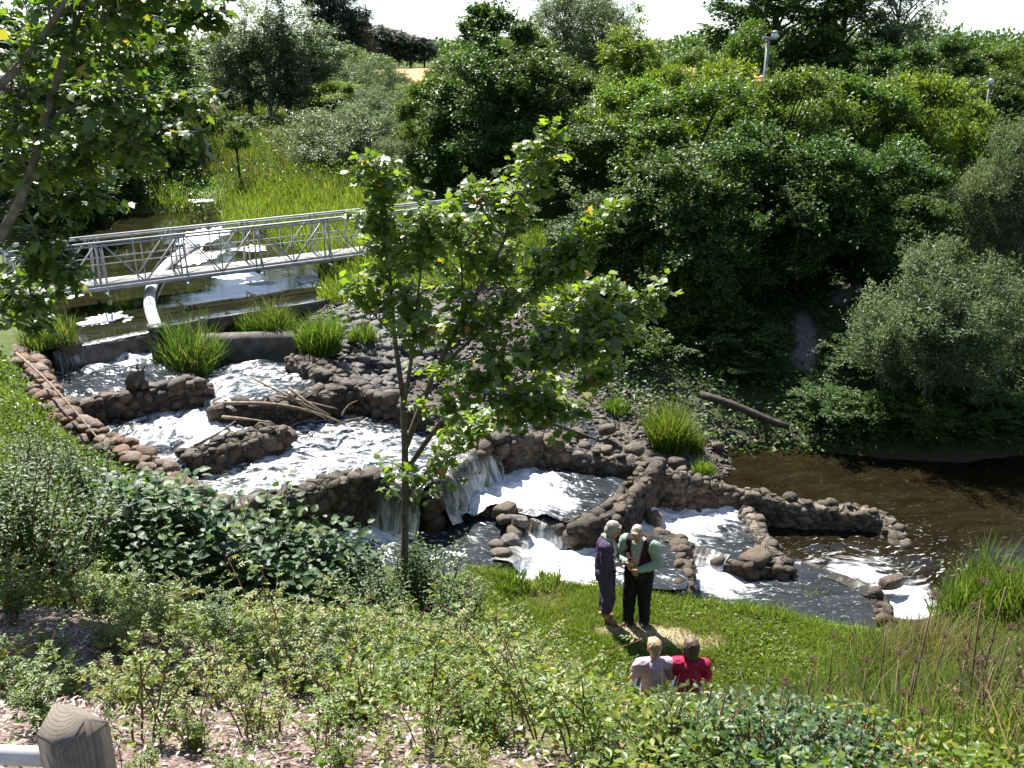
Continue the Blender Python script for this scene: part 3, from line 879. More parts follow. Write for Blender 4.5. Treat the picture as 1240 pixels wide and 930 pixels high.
stone_wall([(-40,395,2.75),(0,407,2.65),(34,435,2.55),(51,466,2.45),(78,503,2.3),(112,523,2.2),(146,540,2.1),(183,557,2.05),(217,588,1.95),(250,604,1.8),(285,608,1.7)], 1.1, .5, M['stone_rust'],
           'long rusty boulder wall curving down beside the left grass', .15)
stone_wall([(84,486,2.2),(120,478,2.22),(160,470,2.25),(200,462,2.25),(242,457,2.25)], 1.45, .42, M['stone_brown'], 'short dark boulder wall carrying the upright driftwood stump', .15)
stone_wall([(222,547,1.9),(280,530,1.95),(337,513,1.95)], 1.1, .46, M['stone_brown'], 'wide boulder wall between two white pools, below the fallen branches', .14)
stone_wall([(262,493,2.0),(340,480,2.05),(425,464,2.1)], 1.1, .4, M['stone_brown'], 'dark boulder wall behind the fallen branches', .14)
stone_wall([(356,428,2.15),(420,458,2.1),(490,482,2.0),(545,505,1.8),(605,524,1.65)], .8, .46, M['stone_brown'], 'boulder wall along the cobbles, running behind the maple crown', .14)
stone_wall([(283,606,1.7),(355,591,1.68),(439,568,1.68)], .3, .42, M['stone_brown'], 'mossy boulder wall between the big leaved shrub and the long white pool', .14)
stone_wall([(516,590,1.44),(560,557,1.44),(603,524,1.44)], .2, .4, M['stone_brown'], 'dark stone sill under the tall waterfall', .16, top=False)
stone_wall([(437,571,1.42),(516,590,1.42)], .1, .35, M['stone_brown'], 'dark stone sill behind the maple trunk', .16, top=False)
stone_wall([(603,522,1.62),(652,521,1.4),(705,542,1.2),(795,558,1.08)], .2, .42, M['stone_brown'], 'brown capped wall between the gravel bar and the waterfall pool', .15, smoothcap=True)
stone_wall([(792,559,1.08),(760,595,1.02),(738,620,1.0),(690,631,.95)], -.1, .42, M['stone_brown'], 'hooked boulder wall ending above the standing couple', .12)
stone_wall([(795,560,1.08),(840,575,.88),(881,588,.72),(962,605,.52),(1030,614,.4),(1066,619,.34),(1085,640,.18),(1093,657,.05)], -.5, .34, M['stone_brown'], 'long low pale wall curving out into the river', .10, smoothcap=True)
stone_wall([(905,610,.6),(925,645,.5),(950,678,.38)], -.5, .34, M['stone_brown'], 'mossy stub wall inside the long curved wall', .14, smoothcap=True)
stone_wall([(822,650,.55),(831,680,.55),(828,712,.52)], -.3, .3, M['stone_brown'], 'low stone wall right of the standing man', .11)
stone_wall([(1062,716,.26),(1072,738,.3),(1078,765,.28)], -.5, .3, M['stone_brown'], 'small block of rocks at the far corner of the lawn', .12)
stone_wall([(962,680,.10),(1010,698,.10),(1062,718,.12)], -.5, .22, M['stone_tan'], 'thin curved stone lip at the lowest pool', .1, top=False, smoothcap=True)

stone_wall([(503,603,.79),(540,611,.79),(600,615,.79),(637,624,.79)], 0, .3, M['stone_brown'], 'low dark stone sill between the waterfall pool and the dark pool', .12, top=False)
stone_wall([(633,640,.60),(612,682,.60)], -.1, .25, M['stone_brown'], 'short stone sill beside the mossy rocks', .11, top=False)
stone_wall([(836,667,.29),(880,680,.32),(955,682,.32)], -.4, .25, M['stone_brown'], 'low stone sill under the white chute at the lawn edge', .11, top=False)
stone_wall([(776,645,.47),(826,651,.47)], -.3, .25, M['stone_brown'], 'low stone sill behind the standing man', .11, top=False)
def boulder(px, py, z, size, mat, label, lod=3, group='loose boulders among the pools'):
    p = at(px, py, z)
    mb = MB(); add_rock(mb, (0, 0, 0), size, lod, .3)
    o = mb.build('boulder', mat, None, True); o.location = p
    return tag(o, label, 'boulder', group)
boulder(70, 412, 2.5, (.42, .3, .16), M['stone_tan'], 'flat pale boulder at the left end of the weir')
boulder(82, 422, 2.4, (.3, .3, .28), M['stone_brown'], 'dark wet boulder at the left end of the weir, below the flat one')
boulder(330, 531, 1.55, (.42, .3, .13), M['stone_brown'], 'flat dark rock in the white pool below the fallen branches')
boulder(918, 672, .26, (.42, .26, .13), M['stone_brown'], 'dark rock lying inside the curved wall, in the pool corner')
boulder(612, 617, .88, (.22, .18, .12), M['stone_brown'], 'mossy rock between the waterfall pool and the dark pool')
boulder(628, 632, .82, (.15, .14, .12), M['stone_grey'], 'grey rock just left of the short brown slide')
boulder(618, 655, .68, (.17, .15, .11), M['stone_grey'], 'wet grey rock at the edge of the dark pool')
boulder(606, 672, .62, (.2, .15, .1), M['stone_tan'], 'pale rock in the grass edge left of the couple')
boulder(793, 628, .42, (.16, .14, .12), M['stone_tan'], 'round tan stone washed by white water above the man')
boulder(1080, 704, .22, (.24, .13, .1), M['stone_brown'], 'dark stone on top of the corner rock block')
boulder(517, 604, .78, (.2, .18, .2), M['stone_brown'], 'dark rock at the left foot of the tall waterfall')
boulder(440, 600, 1.1, (.3, .3, .5), M['stone_brown'], 'blunt dark end stone of the wall left of the maple trunk')
boulder(497, 600, 1.0, (.2, .2, .35), M['stone_brown'], 'wet stone under the notch waterfall')
for i, (px, py, z, s, lb) in enumerate([(612, 628, .84, .12, 'small mossy rock in the gap left of the short slide'), (623, 645, .72, .13, 'wet dark rock beside the narrow spill'), (600, 660, .66, .12, 'brown rock at the shore of the dark pool'), (728, 547, 1.0, .15, 'dark boulder on the gravel bar beside the capped wall'), (768, 545, .85, .17, 'round boulder on the gravel bar near the wall corner'),
        (700, 524, 1.0, .13, 'small boulder on the gravel bar near the washed branch'), (735, 520, .85, .16, 'lone boulder in the middle of the gravel bar'), (820, 560, .55, .15, 'boulder at the river end of the gravel bar'),
        (868, 540, .2, .14, 'pale stone at the waterline below the reeds'), (790, 525, .7, .12, 'small stone beside the tall reed clump'), (655, 512, 1.2, .16, 'boulder at the shaded left end of the gravel bar')]):
    boulder(px, py, z, (s * 1.2, s, s * .75), M['stone_brown' if i % 2 else 'stone_tan'], lb, 2, 'small boulders around the pools')

# gravel bar: thousands of stones, nobody could count
def stone_field(name, P, n, s0, s1, mat, label, zoff=0.0, kind='stuff', lod=1, flat=.6):
    P = np.asarray(P); mb = MB()
    lo, hi = P.min(0), P.max(0)
    X = rng.uniform(lo[0], hi[0], n * 4); Y = rng.uniform(lo[1], hi[1], n * 4)
    k = in_poly(X, Y, P); X, Y = X[k][:n], Y[k][:n]
    Z = terrain_z(X, Y)
    S = s0 + (s1 - s0) * rng.random(len(X)) ** 3
    for x, y, z, s in zip(X, Y, Z, S):
        add_rock(mb, (x, y, z + s * .15 + zoff), (s * random.uniform(.9, 1.4), s, s * flat), lod, .4)
    o = mb.build(name, mat, None, True)
    return tag(o, label, kind=kind)
stone_field('gravel', GRAVEL, 7500, .02, .08, M['gravel_wet'], 'wet grey gravel bar between the pools and the far bank')

# cobbled spillway below the timber board
COB = W([(395,392,2.3),(430,372,2.4),(500,358,2.45),(560,380,2.2),(540,430,1.8),(470,455,1.8),(415,440,2.0)], 0)
o = stone_field('cobbles', COB, 420, .10, .2, M['stone_grey'], 'blue grey cobbles stepping down below the timber board', .02, 'stuff', 2, .7)
p = W([(395,400,2.25),(520,365,2.4),(540,420,1.9),(430,445,1.95)], 0)
water_sheet('trickle_water', W([(560,450,1.45),(640,455,1.3),(760,500,.78),(700,528,1.0),(620,505,1.3)], 0), 0.0, .12, lambda x, y: np.full(np.shape(x), .12), M['rapid'], 'shallow sparkling trickle over the gravel', .0, 0)
o = bpy.data.objects['trickle_water']
co = np.zeros(len(o.data.vertices) * 3, np.float32); o.data.vertices.foreach_get('co', co); co = co.reshape(-1, 3)
co[:, 2] = terrain_z(co[:, 0], co[:, 1]) + .012 + .03 * fbm(co[:, 0] * 2, co[:, 1] * 2)
o.data.vertices.foreach_set('co', co.ravel())

# ------------------------------------------------------------------ concrete apron, timber board, log
def px_wall(name, px_pts, zb, w, mat, label, cat, parent=None):
    mb = MB()
    core(mb, [(*at(*q)[:2], q[2]) for q in px_pts], w, zb, .015)
    o = mb.build(name, mat, parent, True)
    return tag(o, label, cat)
px_wall('retaining_wall', [(196,414,2.35),(230,408,2.36),(257,405,2.36),(310,403,2.34),(356,402,2.3)], 1.5, .5, M['concrete'], 'dark flat faced concrete wall behind the reed clump', 'retaining wall')
root = empty('timber_weir_board', at(310, 378, 2.45))
tag(root, 'long dark timber board holding back the upper river', 'timber board')
pts = [at(200,397,2.52), at(247,389,2.52), at(335,375,2.52), at(420,361,2.52), at(520,344,2.52)]
for i in range(4):
    mb = MB(); mb.bar(pts[i] - Vector((0, 0, .12)), pts[i + 1] - Vector((0, 0, .12)), .09, .34)
    o = mb.build('plank', M['wet_wood'], root); o.matrix_parent_inverse = Matrix.Translation(-root.location)
for i, q in enumerate(pts):
    mb = MB(); mb.box(q + Vector((0, -.1, -.14)), (.11, .11, .5))
    o = mb.build('stake', M['wet_wood'], root); o.matrix_parent_inverse = Matrix.Translation(-root.location)
# weir crest beam
mb = MB(); core(mb, [(*at(64,427,2.43)[:2], 2.43), (*at(186,403,2.43)[:2], 2.43)], .2, 1.6, .006)
tag(mb.build('weir_sill', M['concrete'], None, True), 'straight dark weir sill under the thin curtain of water', 'weir')
mb = MB(); q = at(190, 403, 2.6); mb.box(q + Vector((0, 0, -.25)), (.32, .34, .75), .4); mb.box(q + Vector((0, 0, .14)), (.36, .38, .05), .4)
tag(mb.build('weir_pier', M['wet_wood']), 'dark square pier at the lower end of the curved pipe', 'pier')

p0, p1 = at(848, 481, .85), at(955, 519, .35)
root = empty('log', p0); tag(root, 'weathered grey log lying along the shaded far bank', 'log')
mb = MB()
pp = [p0.lerp(p1, f) + Vector((0, 0, .06 + .03 * math.sin(f * 5))) for f in np.linspace(0, 1, 9)]
mb.tube(pp, [.085, .095, .09, .095, .085, .09, .08, .08, .07], 9)
o = mb.build('trunk', M['bark'], root, True); o.matrix_parent_inverse = Matrix.Translation(-p0)

# curved pipe (floating boom)
def smooth_path(pts, n=40):
    P = np.array([list(p) for p in pts], float)
    s = np.concatenate([[0], np.cumsum(np.linalg.norm(np.diff(P, axis=0), axis=1))])
    u = np.linspace(0, s[-1], n)
    Q_ = np.stack([np.interp(u, s, P[:, k]) for k in range(3)], 1)
    for _ in range(12):
        Q_[1:-1] = (Q_[:-2] + 2 * Q_[1:-1] + Q_[2:]) / 4
    return Q_
pipe_mat, t, b = new_mat('boom_pipe')
n1 = noise_node(t, 3, 5)
g = N(t, 'ShaderNodeNewGeometry'); sx = N(t, 'ShaderNodeSeparateXYZ'); t.links.new(g.outputs['Position'], sx.inputs[0])
mr = N(t, 'ShaderNodeMapRange'); t.links.new(sx.outputs[2], mr.inputs['Value'])
mr.inputs['From Min'].default_value = 2.50; mr.inputs['From Max'].default_value = 2.62
ad = N(t, 'ShaderNodeMath', operation='MULTIPLY_ADD'); t.links.new(n1.outputs['Fac'], ad.inputs[0]); ad.inputs[1].default_value = .8; t.links.new(mr.outputs[0], ad.inputs[2])
r = ramp(t, ad.outputs[0], [(.55, (.22, .11, .06)), (.85, (.62, .62, .64))])
t.links.new(r.outputs[0], b.inputs['Base Color']); b.inputs['Roughness'].default_value = .45
bp = smooth_path([at(191,400,2.55), at(186,388,2.55), at(180,370,2.55), at(182,350,2.55), at(192,332,2.55), at(206,317,2.55), at(225,302,2.55), at(238,296,2.55)])
mb = MB(); mb.tube(bp, .14, 14)
o = mb.build('curved_pipe', pipe_mat, None, True)
tag(o, 'white and rust coloured pipe curving on the water under the bridge', 'pipe')

# driftwood stump and branches
root = empty('driftwood_stump', at(166, 468, 2.25)); tag(root, 'dark upright driftwood stump standing on the short boulder wall', 'driftwood')
mb = MB(); add_rock(mb, (0, 0, .14), (.17, .14, .24), 3, .2); add_rock(mb, (-.12, .02, .08), (.12, .1, .13), 2); add_rock(mb, (.12, -.02, .06), (.1, .1, .12), 2)
mb.build('stump', M['wet_wood'], root, True)
for (dx, dz, L_) in ((.16, .30, .2), (-.08, .34, .12), (.05, .36, .16)):
    mb = MB(); mb.tube([(dx * .4, 0, .2), (dx, .02, dz + .05), (dx * 1.4, .02, dz + L_ * .7)], [.03, .02, .008], 6)
    mb.build('twig', M['wet_wood'], root, True)
root = empty('fallen_branch', at(370, 490, 2.0)); tag(root, 'bleached fallen branches caught across the boulder walls', 'fallen branches')
for pth_, r0 in (([(260,489,2.05),(300,487,2.15),(345,487,2.2),(385,497,2.1),(418,513,1.75)], .045), ([(304,457,2.25),(340,475,2.3),(375,492,2.2),(420,516,1.7)], .025),
                 ([(350,470,2.5),(375,490,2.3),(400,503,2.1)], .03), ([(335,480,2.35),(370,486,2.3),(408,495,2.2)], .03), ([(270,505,1.9),(300,507,2.1),(330,512,2.05)], .035),
                 ([(346,474,2.45),(362,490,2.2),(395,508,1.9)], .02), ([(414,503,2.1),(420,490,2.25),(433,485,2.35)], .02), ([(235,540,1.95),(265,525,2.05),(285,510,2.1)], .03), ([(418,510,1.9),(440,505,2.0)], .025)):
    mb = MB(); Pp = smooth_path([at(*q) for q in pth_], 12)
    mb.tube(Pp, np.linspace(r0, r0 * .35, 12), 7)
    o = mb.build('branch', M['driftwood'], root, True); o.matrix_parent_inverse = Matrix.Translation(-root.location)
mb = MB(); Pp = smooth_path([at(664,511,1.35), at(690,520,1.25), at(727,534,1.1)], 10); mb.tube(Pp, np.linspace(.05, .02, 10), 7)
tag(mb.build('branch', M['wet_wood'], None, True), 'dark washed up branch lying on the gravel bar', 'branch')
mb = MB(); Pp = smooth_path([at(20,428,2.7), at(50,450,2.75), at(95,500,2.55), at(130,545,2.3)], 10); mb.tube(Pp, np.linspace(.03, .012, 10), 6)
tag(mb.build('branch', M['driftwood'], None, True), 'thin bare branch leaning on the rusty boulder wall', 'branch')

# ------------------------------------------------------------------ footbridge
A, B = at(60, 350, 3.0), at(590, 283, 3.0)
ax = (B - A); ax.z = 0; Lb = ax.length; ax.normalize()
A = A - ax * .75; Lb += 1.0
br = empty('footbridge', A, math.atan2(ax.y, ax.x))
tag(br, 'grey metal truss footbridge crossing the upper river', 'footbridge')
BAY, HW, RH = 1.9, .45, 1.05     # nearest truss lies on y = -HW
nb = int(Lb / BAY) + 1; Lb = nb * BAY
def bp_(name, build, mat='alu'):
    mb = MB(); build(mb); return mb.build(name, M[mat], br)
bp_('deck', lambda m_: [m_.box((Lb / 2, 0, -.03), (Lb, 2 * HW - .06, .06))], 'deck')
for s in (-1, 1):
    y = s * HW
    bp_('top_rail', lambda m_: (m_.box((Lb / 2, y, RH), (Lb, .085, .04)), m_.box((Lb / 2, y + s * .05, RH - .065), (Lb, .035, .04))))
    bp_('bottom_chord', lambda m_: m_.box((Lb / 2, y, -.06), (Lb, .06, .09)))
    bp_('mid_rail', lambda m_: m_.box((Lb / 2, y - s * .05, .52), (Lb, .018, .025)))
    for i in range(nb + 1):
        x = i * BAY
        bp_('post', lambda m_: (m_.bar((x - .07, y, 0), (x - .06, y, RH - .02), .035, .035), m_.bar((x + .06, y, 0), (x + .06, y, RH - .02), .035, .035)))
        bp_('outrigger', lambda m_: (m_.bar((x, y + s * .38, -.15), (x, y + s * .03, RH - .12), .03, .03), m_.bar((x, y, -.15), (x, y + s * .4, -.15), .035, .035)))
        if i < nb:
            bp_('diagonal', lambda m_: m_.bar((x + .1, y, RH - .06), (x + BAY / 2 - .03, y, .02), .032, .032))
            bp_('diagonal', lambda m_: m_.bar((x + BAY - .1, y, RH - .06), (x + BAY / 2 + .03, y, .02), .032, .032))
            bp_('baluster', lambda m_: m_.bar((x + BAY / 2, y, 0), (x + BAY / 2, y, RH - .03), .025, .025))
for i in range(nb + 1):
    bp_('cross_beam', lambda m_: m_.box((i * BAY, 0, -.13), (.08, 2 * HW, .12)))

# ------------------------------------------------------------------ lamp posts
def lamp_post(px, top_py, y, label, kind):
    p = atD(px, top_py, y); gz = tz(p.x, p.y)
    root = empty('lamp_post', (p.x, p.y, gz)); tag(root, label, 'lamp post', 'lamp posts among the trees')
    h = p.z - gz
    mb = MB(); r0 = .11 if kind == 0 else .06
    mb.tube([(0, 0, -.2), (0, 0, h * .35), (0, 0, h - .25)], [r0, r0 * .9, r0 * .7], 12); mb.build('pole', M['pole_steel' if kind == 0 else 'post_paint'], root, True)
    if kind == 0:
        mb = MB(); mb.box((.05, 0, h - .2), (.55, .16, .12)); mb.build('arm', M['pole_steel'], root)
        mb = MB(); V = ICO2 * np.array((.14, .14, .15)) + np.array((.26, 0, h - .08)); mb.add(V, None, ICO2T); mb.build('lamp_head', M['lamp_glass'], root, True)
        mb = MB(); mb.tube([(.26, 0, h + .02), (.26, 0, h + .07), (.26, 0, h + .11)], [.15, .11, .03], 14); mb.build('lamp_cap', M['pole_steel'], root, True)
    else:
        mb = MB(); mb.tube([(0, 0, h - .25), (0, 0, h - .1), (0, 0, h)], [.05, .15, .04], 14); mb.build('lamp_head', M['lamp_glass'], root, True)
        mb = MB(); mb.tube([(0, 0, h - .32), (0, 0, h - .24)], [.08, .08], 12); mb.build('collar', M['post_paint'], root, True)
lamp_post(931, 40, 42, 'thick grey lamp post with round globe above the bushes', 0)
lamp_post(1200, 95, 41, 'slim dark lamp post with pale dome lamp among the bushes', 1)

# ------------------------------------------------------------------ wooden fence post and pipe rail (near the camera)
wood, t, b = new_mat('weathered_post')
tc = N(t, 'ShaderNodeTexCoord')
mp = N(t, 'ShaderNodeMapping'); mp.inputs['Location'].default_value = (-.035, -.02, 0); mp.inputs['Scale'].default_value = (1, 1, .06)
t.links.new(tc.outputs['Object'], mp.inputs[0])
wv = N(t, 'ShaderNodeTexWave', wave_type='RINGS', rings_direction='Z', wave_profile='SAW')
wv.inputs['Scale'].default_value = 42; wv.inputs['Distortion'].default_value = 2.2; wv.inputs['Detail'].default_value = 3; wv.inputs['Detail Scale'].default_value = 2
t.links.new(mp.outputs[0], wv.inputs[0])
n1 = noise_node(t, 30, 6, .7)
c = ramp(t, wv.outputs['Fac'], [(.0, (.19, .155, .125)), (.7, (.14, .115, .092)), (1, (.05, .04, .033))]).outputs[0]
c = mixc(t, .4, c, ramp(t, n1.outputs['Fac'], [(.3, (.045, .04, .033)), (.7, (.18, .155, .125))]).outputs[0])
t.links.new(c, b.inputs['Base Color']); b.inputs['Roughness'].default_value = .85
bump(t, wv.outputs['Fac'], .5, .004, b)
post_c = Vector((-.994 + .5 * .114 * (math.cos(1.047) + math.cos(2.618)), 1.71 + .5 * .114 * (math.sin(1.047) + math.sin(2.618)), 0))
mbp = MB()
w = .057
eave, apex = .0, .052
V = np.array([(-w, -w, -1.2), (w, -w, -1.2), (w, w, -1.2), (-w, w, -1.2), (-w, -w, eave), (w, -w, eave), (w, w, eave), (-w, w, eave), (0, -w, apex), (0, w, apex)])
V[4:8, 2] = eave
mbp.add(V, [[0, 1, 5, 4], [2, 3, 7, 6], [3, 0, 4, 7], [1, 2, 6, 5], [4, 8, 9, 7], [8, 5, 6, 9]], [[4, 5, 8], [6, 7, 9]])
pz = 7.1 + apex
fp = mbp.build('fence_post', wood)
bm = bmesh.new(); bm.from_mesh(fp.data)
bmesh.ops.bevel(bm, geom=[e_ for e_ in bm.edges], offset=.004, segments=2, affect='EDGES'); bm.to_mesh(fp.data); bm.free()
fp.location = (post_c.x, post_c.y, pz - apex); fp.rotation_euler = (0, 0, math.radians(60))
tag(fp, 'weathered square wooden post with sloped top in the near corner', 'fence post')
mb = MB(); q = Vector((post_c.x, post_c.y, pz - .135))
mb.tube([q + Vector((-.05, .0, 0)), q + Vector((-.8, .06, -.01)), q + Vector((-2, .15, -.02))], .023, 14)
tag(mb.build('handrail_pipe', M['rail_paint'], None, True), 'pale metal rail pipe fixed to the wooden post', 'rail')
# ------------------------------------------------------------------ leaves
TPL = {
 'oval': (np.array([(0, 0, 0), (-.5, .45, .14), (0, 1, -.06), (.5, .45, .14)]), np.array([[0, 2, 1], [0, 3, 2]])),
 'broad': (np.array([(0, 0, 0), (-.42, .18, .10), (-.5, .48, .12), (-.28, .8, .04), (0, 1, -.12), (.28, .8, .04), (.5, .48, .12), (.42, .18, .10), (0, .5, 0)]),
           np.array([[8, i, i + 1] for i in range(7)] + [[8, 7, 0]])),
 'maple': (np.array([(0, 0, 0), (-.2, -.08, .02), (-.45, .02, .05), (-.33, .2, .05), (-.62, .48, .0), (-.3, .46, .06), (-.26, .72, .02), (0, 1.0, -.12), (.26, .72, .02), (.3, .46, .06), (.62, .48, .0), (.33, .2, .05), (.45, .02, .05), (.2, -.08, .02), (0, .35, .06)]),
           np.array([[14, i, i + 1] for i in range(13)] + [[14, 13, 0]])),
 'blade': (np.array([(-.5, 0, 0), (.5, 0, 0), (-.42, .4, .04), (.42, .4, .04), (-.25, .75, .16), (.25, .75, .16), (0, 1, .34)]),
           np.array([[0, 1, 3], [0, 3, 2], [2, 3, 5], [2, 5, 4], [4, 5, 6]])),
 'tri': (np.array([(-.5, 0, 0), (.5, 0, 0), (0, 1, .12)]), np.array([[0, 1, 2]])),
}
def unit(a): return a / (np.linalg.norm(a, axis=-1, keepdims=True) + 1e-9)
def leaf_arrays(P, D, Nn, L, Wd, tpl):
    V, T = TPL[tpl]
    P, D, Nn = np.asarray(P, float), unit(np.asarray(D, float)), np.asarray(Nn, float)
    S = unit(np.cross(D, Nn)); Nn = np.cross(S, D)
    L = np.broadcast_to(np.asarray(L, float), (len(P),)); Wd = np.broadcast_to(np.asarray(Wd, float), (len(P),))
    out = P[:, None] + S[:, None] * (V[None, :, 0:1] * (L * Wd)[:, None, None]) + D[:, None] * (V[None, :, 1:2] * L[:, None, None]) + Nn[:, None] * (V[None, :, 2:3] * L[:, None, None])
    k = len(V)
    F_ = T[None] + (np.arange(len(P)) * k)[:, None, None]
    return out.reshape(-1, 3), F_.reshape(-1, 3)
def leaf_mesh(name, parts):
    mb = MB()
    for a_ in parts: V, T = leaf_arrays(*a_); mb.add(V, None, T)
    return mb.mesh(name)
def rnd(n, k=3): return rng.normal(size=(n, k))

# ------------------------------------------------------------------ generic trees
def crown_points(n, rx, ry, rz, zc, irregular=.35, hollow=.45, gap=.15, seed=0, lobes=0):
    """clump centres in a lumpy ellipsoid, or gathered into separate boughs"""
    out = []
    if lobes:
        Lc = []
        for k in range(lobes):
            f = (k + .5) / lobes
            z = -0.75 + 1.55 * f + rng.normal() * .08
            a_ = k * 2.4 + rng.normal() * .3 + seed
            r = math.sqrt(max(.02, 1 - (z * .92) ** 2)) * rng.uniform(.5, .85)
            Lc.append((r * math.cos(a_), r * math.sin(a_), z, rng.uniform(.24, .42)))
        Lc.append((rng.normal() * .1, rng.normal() * .1, .85, .25)); Lc.append((0, 0, .1, .4))
        while len(out) < n:
            x, y, z, s_ = Lc[rng.integers(len(Lc))]
            d = unit(rng.normal(size=3)); d[2] = abs(d[2]) * 1.0 - .25
            p = np.array([x, y, z]) + d * s_ * rng.random() ** .4
            out.append((p[0] * rx, p[1] * ry, zc + p[2] * rz))
        return np.array(out)
    while len(out) < n:
        d = rng.normal(size=3); d /= np.linalg.norm(d)
        lump = 1 + irregular * float(vnoise(d[0] * 1.9 + seed, d[1] * 1.9, d[2] * 1.9 + seed))
        r = (hollow + (1 - hollow) * rng.random() ** .6) * lump
        p = d * r
        if vnoise(p[0] * 2.6 + seed * 1.7, p[1] * 2.6, p[2] * 2.6) < -1 + gap * 2 - .2: continue
        if p[2] < -.75: continue
        out.append((p[0] * rx, p[1] * ry, zc + p[2] * rz))
    return np.array(out)

def tree_data(kind, h, rx, base, nclump, per, L, Wd=.55, twig=.6, up=.3, mat='leaf_mid', bark='bark', trunk_r=.12, seed=0, irregular=.35, gap=.2, hollow=.35, tpl='oval', lean=(0, 0), droop=.25, stems=1, ry=None, lobes=0):
    """crown + trunk meshes for a tree of height h with its foot at the origin"""
    rz = (h - base) / 2; zc = base + rz
    C_ = crown_points(nclump, rx, ry or rx, rz, zc, irregular, hollow, gap, seed, lobes)
    C_[:, 0] += lean[0] * C_[:, 2] / h; C_[:, 1] += lean[1] * C_[:, 2] / h
    ctr = np.array([lean[0] * .5, lean[1] * .5, base + rz * .7])
    n = len(C_)
    TW = 7
    od = unit(C_ - ctr)
    tdir = unit(od[:, None] * .8 + np.array([0, 0, up])[None, None] + rng.normal(size=(n, TW, 3)) * .75)
    tl = twig * (.6 + .8 * rng.random((n, TW)))
    t_ = rng.random((n, TW, per)) ** .8
    P = C_[:, None, None] + tdir[:, :, None] * (tl[:, :, None] * t_)[..., None] + rng.normal(size=(n, TW, per, 3)) * twig * .10
    P[..., 2] -= droop * .3 * twig * t_ ** 2
    D = unit(tdir[:, :, None] * .5 + rng.normal(size=P.shape) * .75 + np.array([0, 0, -droop]))
    Nn = rng.normal(size=P.shape) * .65 + np.array([0, 0, .8]) + od[:, None, None] * .45
    P = P.reshape(-1, 3); D = D.reshape(-1, 3); Nn = Nn.reshape(-1, 3)
    k = P[:, 2] > .1
    P, D, Nn = P[k], D[k], Nn[k]
    Ls = L * (.6 + .7 * rng.random(len(P)))
    crown = leaf_mesh('crown', [(P, D, Nn, Ls, Wd, tpl)])
    crown.materials.append(M[mat])
    mb = MB()
    tops = []
    for s in range(stems):
        off = (0, 0) if stems == 1 else (rng.normal() * trunk_r * 2.5, rng.normal() * trunk_r * 2.5)
        sp2 = (0, 0) if stems == 1 else (rng.normal() * rx * .3, rng.normal() * rx * .3)
        zz = np.linspace(-.3, base + rz * 1.35, 9)
        f = np.clip(zz / h, 0, 1)
        tp = np.stack([off[0] + lean[0] * f + sp2[0] * f + .06 * np.sin(zz * 1.3 + s + seed), off[1] + lean[1] * f + sp2[1] * f + .06 * np.cos(zz * 1.1 + s), zz], 1)
        mb.tube(tp, trunk_r * (1.15 - f * 1.0), 7); tops.append(tp)
    for c_ in C_[::max(1, n // 26)]:
        tp = tops[rng.integers(len(tops))]
        z0 = np.clip(c_[2] - (.25 + .5 * rng.random()) * rz, base * .5 + .2, base + rz * 1.2)
        i = np.argmin(abs(tp[:, 2] - z0)); a_ = tp[i]
        mid = (a_ + c_) / 2 + np.array([0, 0, .12 * np.linalg.norm(c_ - a_)]) + rng.normal(size=3) * .05
        mb.tube([a_, (a_ + mid) / 2 + rng.normal(size=3) * .03, mid, c_], [trunk_r * .42, trunk_r * .34, trunk_r * .25, trunk_r * .08], 5)
    trunk = mb.mesh('trunk', True); trunk.materials.append(M[bark])
    return trunk, crown

def place_tree(name, data, x, y, label, cat='tree', group=None, scale=(1, 1, 1), rz=0.0, z=None, sink=.05):
    r = empty(name, (x, y, (tz(x, y) if z is None else z) - sink), rz)
    r.scale = scale
    tag(r, label, cat, group)
    t_ = mk('trunk' if data[0].name.startswith('trunk') else 'stems', data[0], None, r)
    c_ = mk('crown' if data[1].name.startswith('crown') else 'foliage', data[1], None, r)
    return r

TD = {}
TD['dense'] = tree_data('dense', 6.5, 2.6, .3, 210, 24, .15, .6, .75, .35, 'leaf_dark', seed=1, lobes=15)
TD['dense2'] = tree_data('dense2', 6.5, 2.7, .3, 200, 24, .14, .6, .8, .4, 'leaf_mid', seed=4, lobes=13)
TD['bright'] = tree_data('bright', 5.5, 2.4, .3, 190, 24, .14, .6, .8, .5, 'leaf_bright', seed=7, lobes=14)
TD['spire'] = tree_data('spire', 8.5, 1.7, 1.2, 130, 20, .17, .6, .6, .5, 'leaf_dark', seed=9, lobes=14)
TD['tall'] = tree_data('tall', 14, 3.2, 4.5, 150, 18, .24, .6, .9, .3, 'leaf_dark', trunk_r=.28, seed=12, lobes=16)
TD['sparse'] = tree_data('sparse', 12, 2.4, 4, 60, 12, .22, .5, 1.0, .5, 'leaf_grey', 'bark_grey', trunk_r=.18, seed=15, irregular=.6, gap=.35)
TD['willow_tall'] = tree_data('willow_tall', 13, 3.2, 2.5, 150, 20, .26, .28, 1.3, .15, 'leaf_grey', trunk_r=.3, seed=18, irregular=.5, gap=.3, droop=.7)
TD['aspen'] = tree_data('aspen', 9, 1.0, .4, 95, 15, .12, .7, .8, 1.1, 'leaf_aspen', 'bark_pale', trunk_r=.09, seed=21, irregular=.5, gap=.35, hollow=.1)
TD['conifer'] = tree_data('conifer', 12, 2.4, 1.5, 130, 18, .34, .3, 1.0, -.1, 'leaf_conifer', trunk_r=.2, seed=24, irregular=.35, gap=.2, hollow=.15, droop=.6)
TD['larch'] = tree_data('larch', 9, 1.7, 1.0, 110, 16, .22, .4, .8, .3, 'leaf_bright', trunk_r=.14, seed=27, irregular=.5, gap=.35, hollow=.2)
